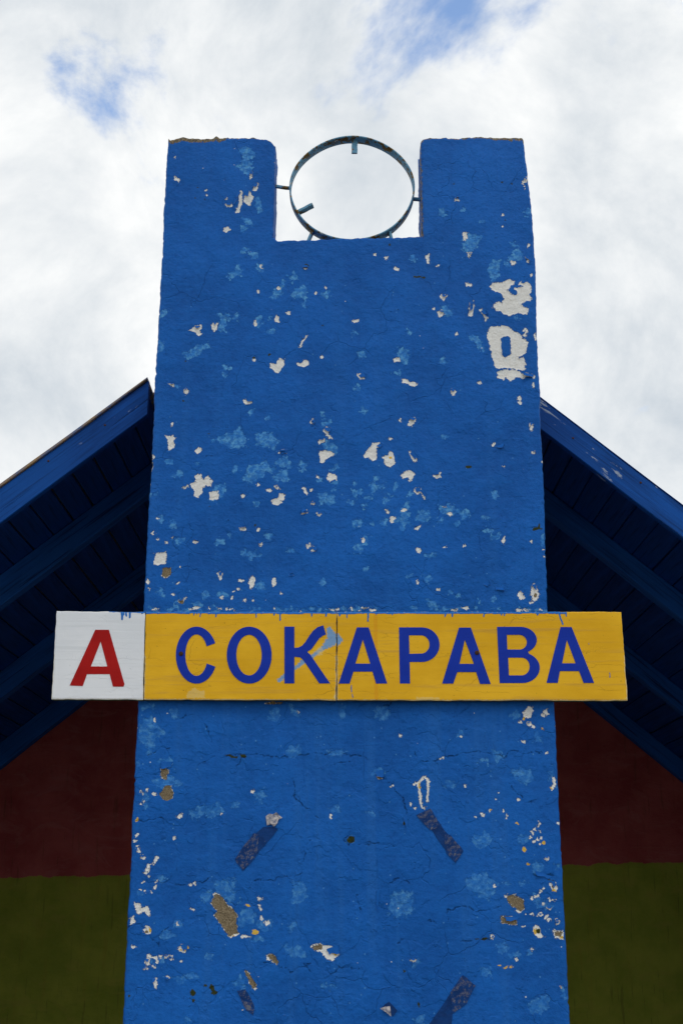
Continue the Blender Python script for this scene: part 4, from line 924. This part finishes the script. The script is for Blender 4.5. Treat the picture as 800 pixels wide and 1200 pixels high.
def rim(x0, x1, seed):
    r = random.Random(seed); out = []; x = x0
    while x < x1:
        x2 = min(x1, x + r.uniform(6, 20)); out.append(('l', 'drip', I, (r.uniform(.0030, .0058), [(x, 717.2 + .2), (x2, 717.4)])))
        if r.random() < .55: xx = r.uniform(x, x2); out.append(('l', 'drip', I, (r.uniform(.0012, .0024), [(xx, 717), (xx + r.uniform(-.3, .3), 717 + r.uniform(2, 6))])))
        x = x2
    return out
b1 = rim(171, 393, 1) + [('l', 'drip', s2, (.0018, [(153, 50), (152, 68)])), ('l', 'drip', s2, (.0018, [(400, 50), (402, 70)])), ('l', 'drip', s2, (.0022, [(508, 50), (507, 84)])),
     ('p', 'smear', s2, [(505,358),(498,350),(545,312),(575,292),(620,252),(650,240),(695,205),(722,160),(718,122),(728,114),(748,142),(758,150),(758,186),(700,214),(640,256),(590,290),(540,328)]),
     ('p', 'patch', s2, [(88,430),(95,405),(125,385),(150,400),(170,395),(172,430)]), ('p', 'patch', s2, [(668,215),(685,198),(702,215),(695,240),(675,240)]), ('p', 'patch', s2, [(742,432),(755,405),(760,434)])]
b2 = rim(396, 655, 2) + [('p', 'smear', s3, [(40,150),(62,182),(40,205)]), ('l', 'drip', s3, (.0022, [(184, 50), (184, 92)])), ('l', 'drip', s3, (.0018, [(84, 50), (85, 76)])), ('l', 'drip', s3, (.0014, [(545, 50), (545, 74)])), ('l', 'drip', s3, (.0014, [(106, 392), (108, 425), (114, 452)])), ('l', 'rust', s3, (.0055, [(219, 60), (223, 458)])),
     ('l', 'drip', s4, (.0024, [(408, 55), (418, 90), (427, 114)])), ('l', 'drip', s4, (.003, [(355, 55), (445, 58)])), ('l', 'drip', s4, (.002, [(443, 55), (443, 74)])), ('l', 'drip', s4, (.0016, [(665, 360), (667, 385)])), ('l', 'drip', s4, (.0014, [(560, 210), (560, 218)])), ('l', 'drip', s4, (.0012, [(747, 390), (750, 392)])), ('p', 'patch', s4, [(738,490),(755,482),(756,496)]), ('p', 'patch', s3, [(410,448),(520,450),(520,460),(410,460)])]
board([(66.5, 716), (170.2, 717), (167.6, 819.6), (60.5, 819.4)], MAT['white'], 5, drips_w)
bW = bpy.context.scene.objects[-1] if False else [o for o in sign.children][-1]
bY = board([(171.0, 717), (394.0, 717.4), (393.6, 820.2), (168.6, 819.8)], MAT['yellow'], 15, b1)
bZ = board([(395.0, 717.4), (727.3, 717), (735, 820.8), (394.8, 820.6)], MAT['yellow'], 25, b2)

def ell(cx, cy, rx, ry, a0, a1, n=28): return [(cx + rx * math.cos(math.radians(a0 + (a1 - a0) * i / n)), cy + ry * math.sin(math.radians(a0 + (a1 - a0) * i / n))) for i in range(n + 1)]
def letter(T, outer, holes, mat, parent):
    loops = [[Ps(*T(p)) for p in lp] for lp in [outer] + holes]
    cx = sum(p[0] for p in loops[0]) / len(loops[0]); zb_ = min(p[1] for p in loops[0])
    bm = bmesh.new(); es = []
    for lp in loops:
        vs = [bm.verts.new((x - cx, 0, z - zb_)) for x, z in lp]
        for i in range(len(vs)): es.append(bm.edges.new((vs[i], vs[(i + 1) % len(vs)])))
    bmesh.ops.triangle_fill(bm, use_beauty=True, use_dissolve=False, edges=es)
    r = bmesh.ops.extrude_face_region(bm, geom=bm.faces[:])
    for v in r['geom']:
        if isinstance(v, bmesh.types.BMVert): v.co.y += 0.0026
    o = bm_obj('letter', bm, mat, parent); o.location = (cx - SG.x, -0.0013, zb_ - SG.z)
    return o
letter(s1, [(253,147),(324,147),(405,430),(400,443),(345,443),(328,378),(210,378),(188,440),(120,437)], [[(281,208),(316,338),(230,338)]], MAT['red'], bW)
letter(s2, ell(135,239,92,127,-25,-336,40) + ell(135,239,50,93,-336,-25,36), [], MAT['ink'], bY)
letter(s2, ell(370,239,100,127,0,354,44), [ell(369,239,57,91,0,352,36)], MAT['ink'], bY)
letter(s2, [(527,112),(571,112),(571,207),(590,205),(607,196),(622,178),(638,152),(655,130),(675,114),(700,106),(712,147),(698,152),(682,164),(665,188),(648,212),(628,224),(641,236),(730,365),(682,365),(612,262),(597,249),(571,246),(571,365),(527,365)], [], MAT['ink'], bY)
letter(s3, [(132,121),(187,121),(274,384),(222,384),(205,328),(116,328),(98,384),(47,384)], [[(160,178),(195,291),(125,291)]], MAT['ink'], bZ)
letter(s3, [(329,121),(430,121)] + ell(436,202,83,81,-88,88,20) + [(379,283),(381,384),(333,384)], [[(376,158),(430,158)] + ell(432,201,40,43,-86,86,14) + [(378,245)]], MAT['ink'], bZ)
letter(s3, [(610,122),(665,122),(758,386),(708,386),(690,330),(602,330),(583,384),(531,384)], [[(637,178),(680,292),(612,292)]], MAT['ink'], bZ)
letter(s4, [(95,128),(205,128)] + ell(212,195,84,67,-86,62,16) + [(255,260)] + ell(222,336,89,77,-68,86,18) + [(108,413)], [[(144,168),(205,168)] + ell(208,206,38,37.5,-86,86,12) + [(147,243)], [(151,284),(215,284)] + ell(220,329,40,45,-86,86,12) + [(155,374)]], MAT['ink'], bZ)
letter(s4, [(416,129),(472,129),(586,412),(533,412),(510,352),(413,352),(402,412),(345,412)], [[(448,195),(493,313),(424,313)]], MAT['ink'], bZ)
def screw(T, p, parent):
    x, z = Ps(*T(p)); bm = bmesh.new()
    prof = [(0.0, -.0032), (0.0035, -.0030), (0.0060, -.0020), (0.0068, 0.0), (0.0068, 0.004)]
    rg = [[bm.verts.new((r * math.cos(2 * math.pi * i / 12), y, r * math.sin(2 * math.pi * i / 12))) for i in range(12)] for r, y in prof[1:]]
    bm.faces.new(rg[0])
    for a, b in zip(rg, rg[1:]):
        for i in range(12): bm.faces.new((a[i], a[(i + 1) % 12], b[(i + 1) % 12], b[i]))
    o = bm_obj('screw', bm, MAT['screw'], parent); o.location = (x - SG.x, -0.002, z - SG.z)
screw(s2, (66, 233), bY); screw(s3, (694, 240), bZ)
# nail heads in the front boards
for s in (-1, 1):
    a, b = LT[s]; ang = math.atan(a)
    for k in range(9):
        x = s * (0.78 + 0.19 * k) + random.uniform(-.02, .02); z = a * x + b - 0.045 + random.uniform(-.025, .02)
        bm = bmesh.new()
        rg = [[bm.verts.new((r * math.cos(math.pi * i / 4), y, r * math.sin(math.pi * i / 4))) for i in range(8)] for r, y in ((0.0022, -.0022), (0.0038, -.0012), (0.0038, 0.003))]
        bm.faces.new(rg[0])
        for p, q_ in zip(rg, rg[1:]):
            for i in range(8): bm.faces.new((p[i], p[(i + 1) % 8], q_[(i + 1) % 8], q_[i]))
        o = bm_obj('nail', bm, MAT['screw'], shelter); o.location = (x - SO.x, 0, z)
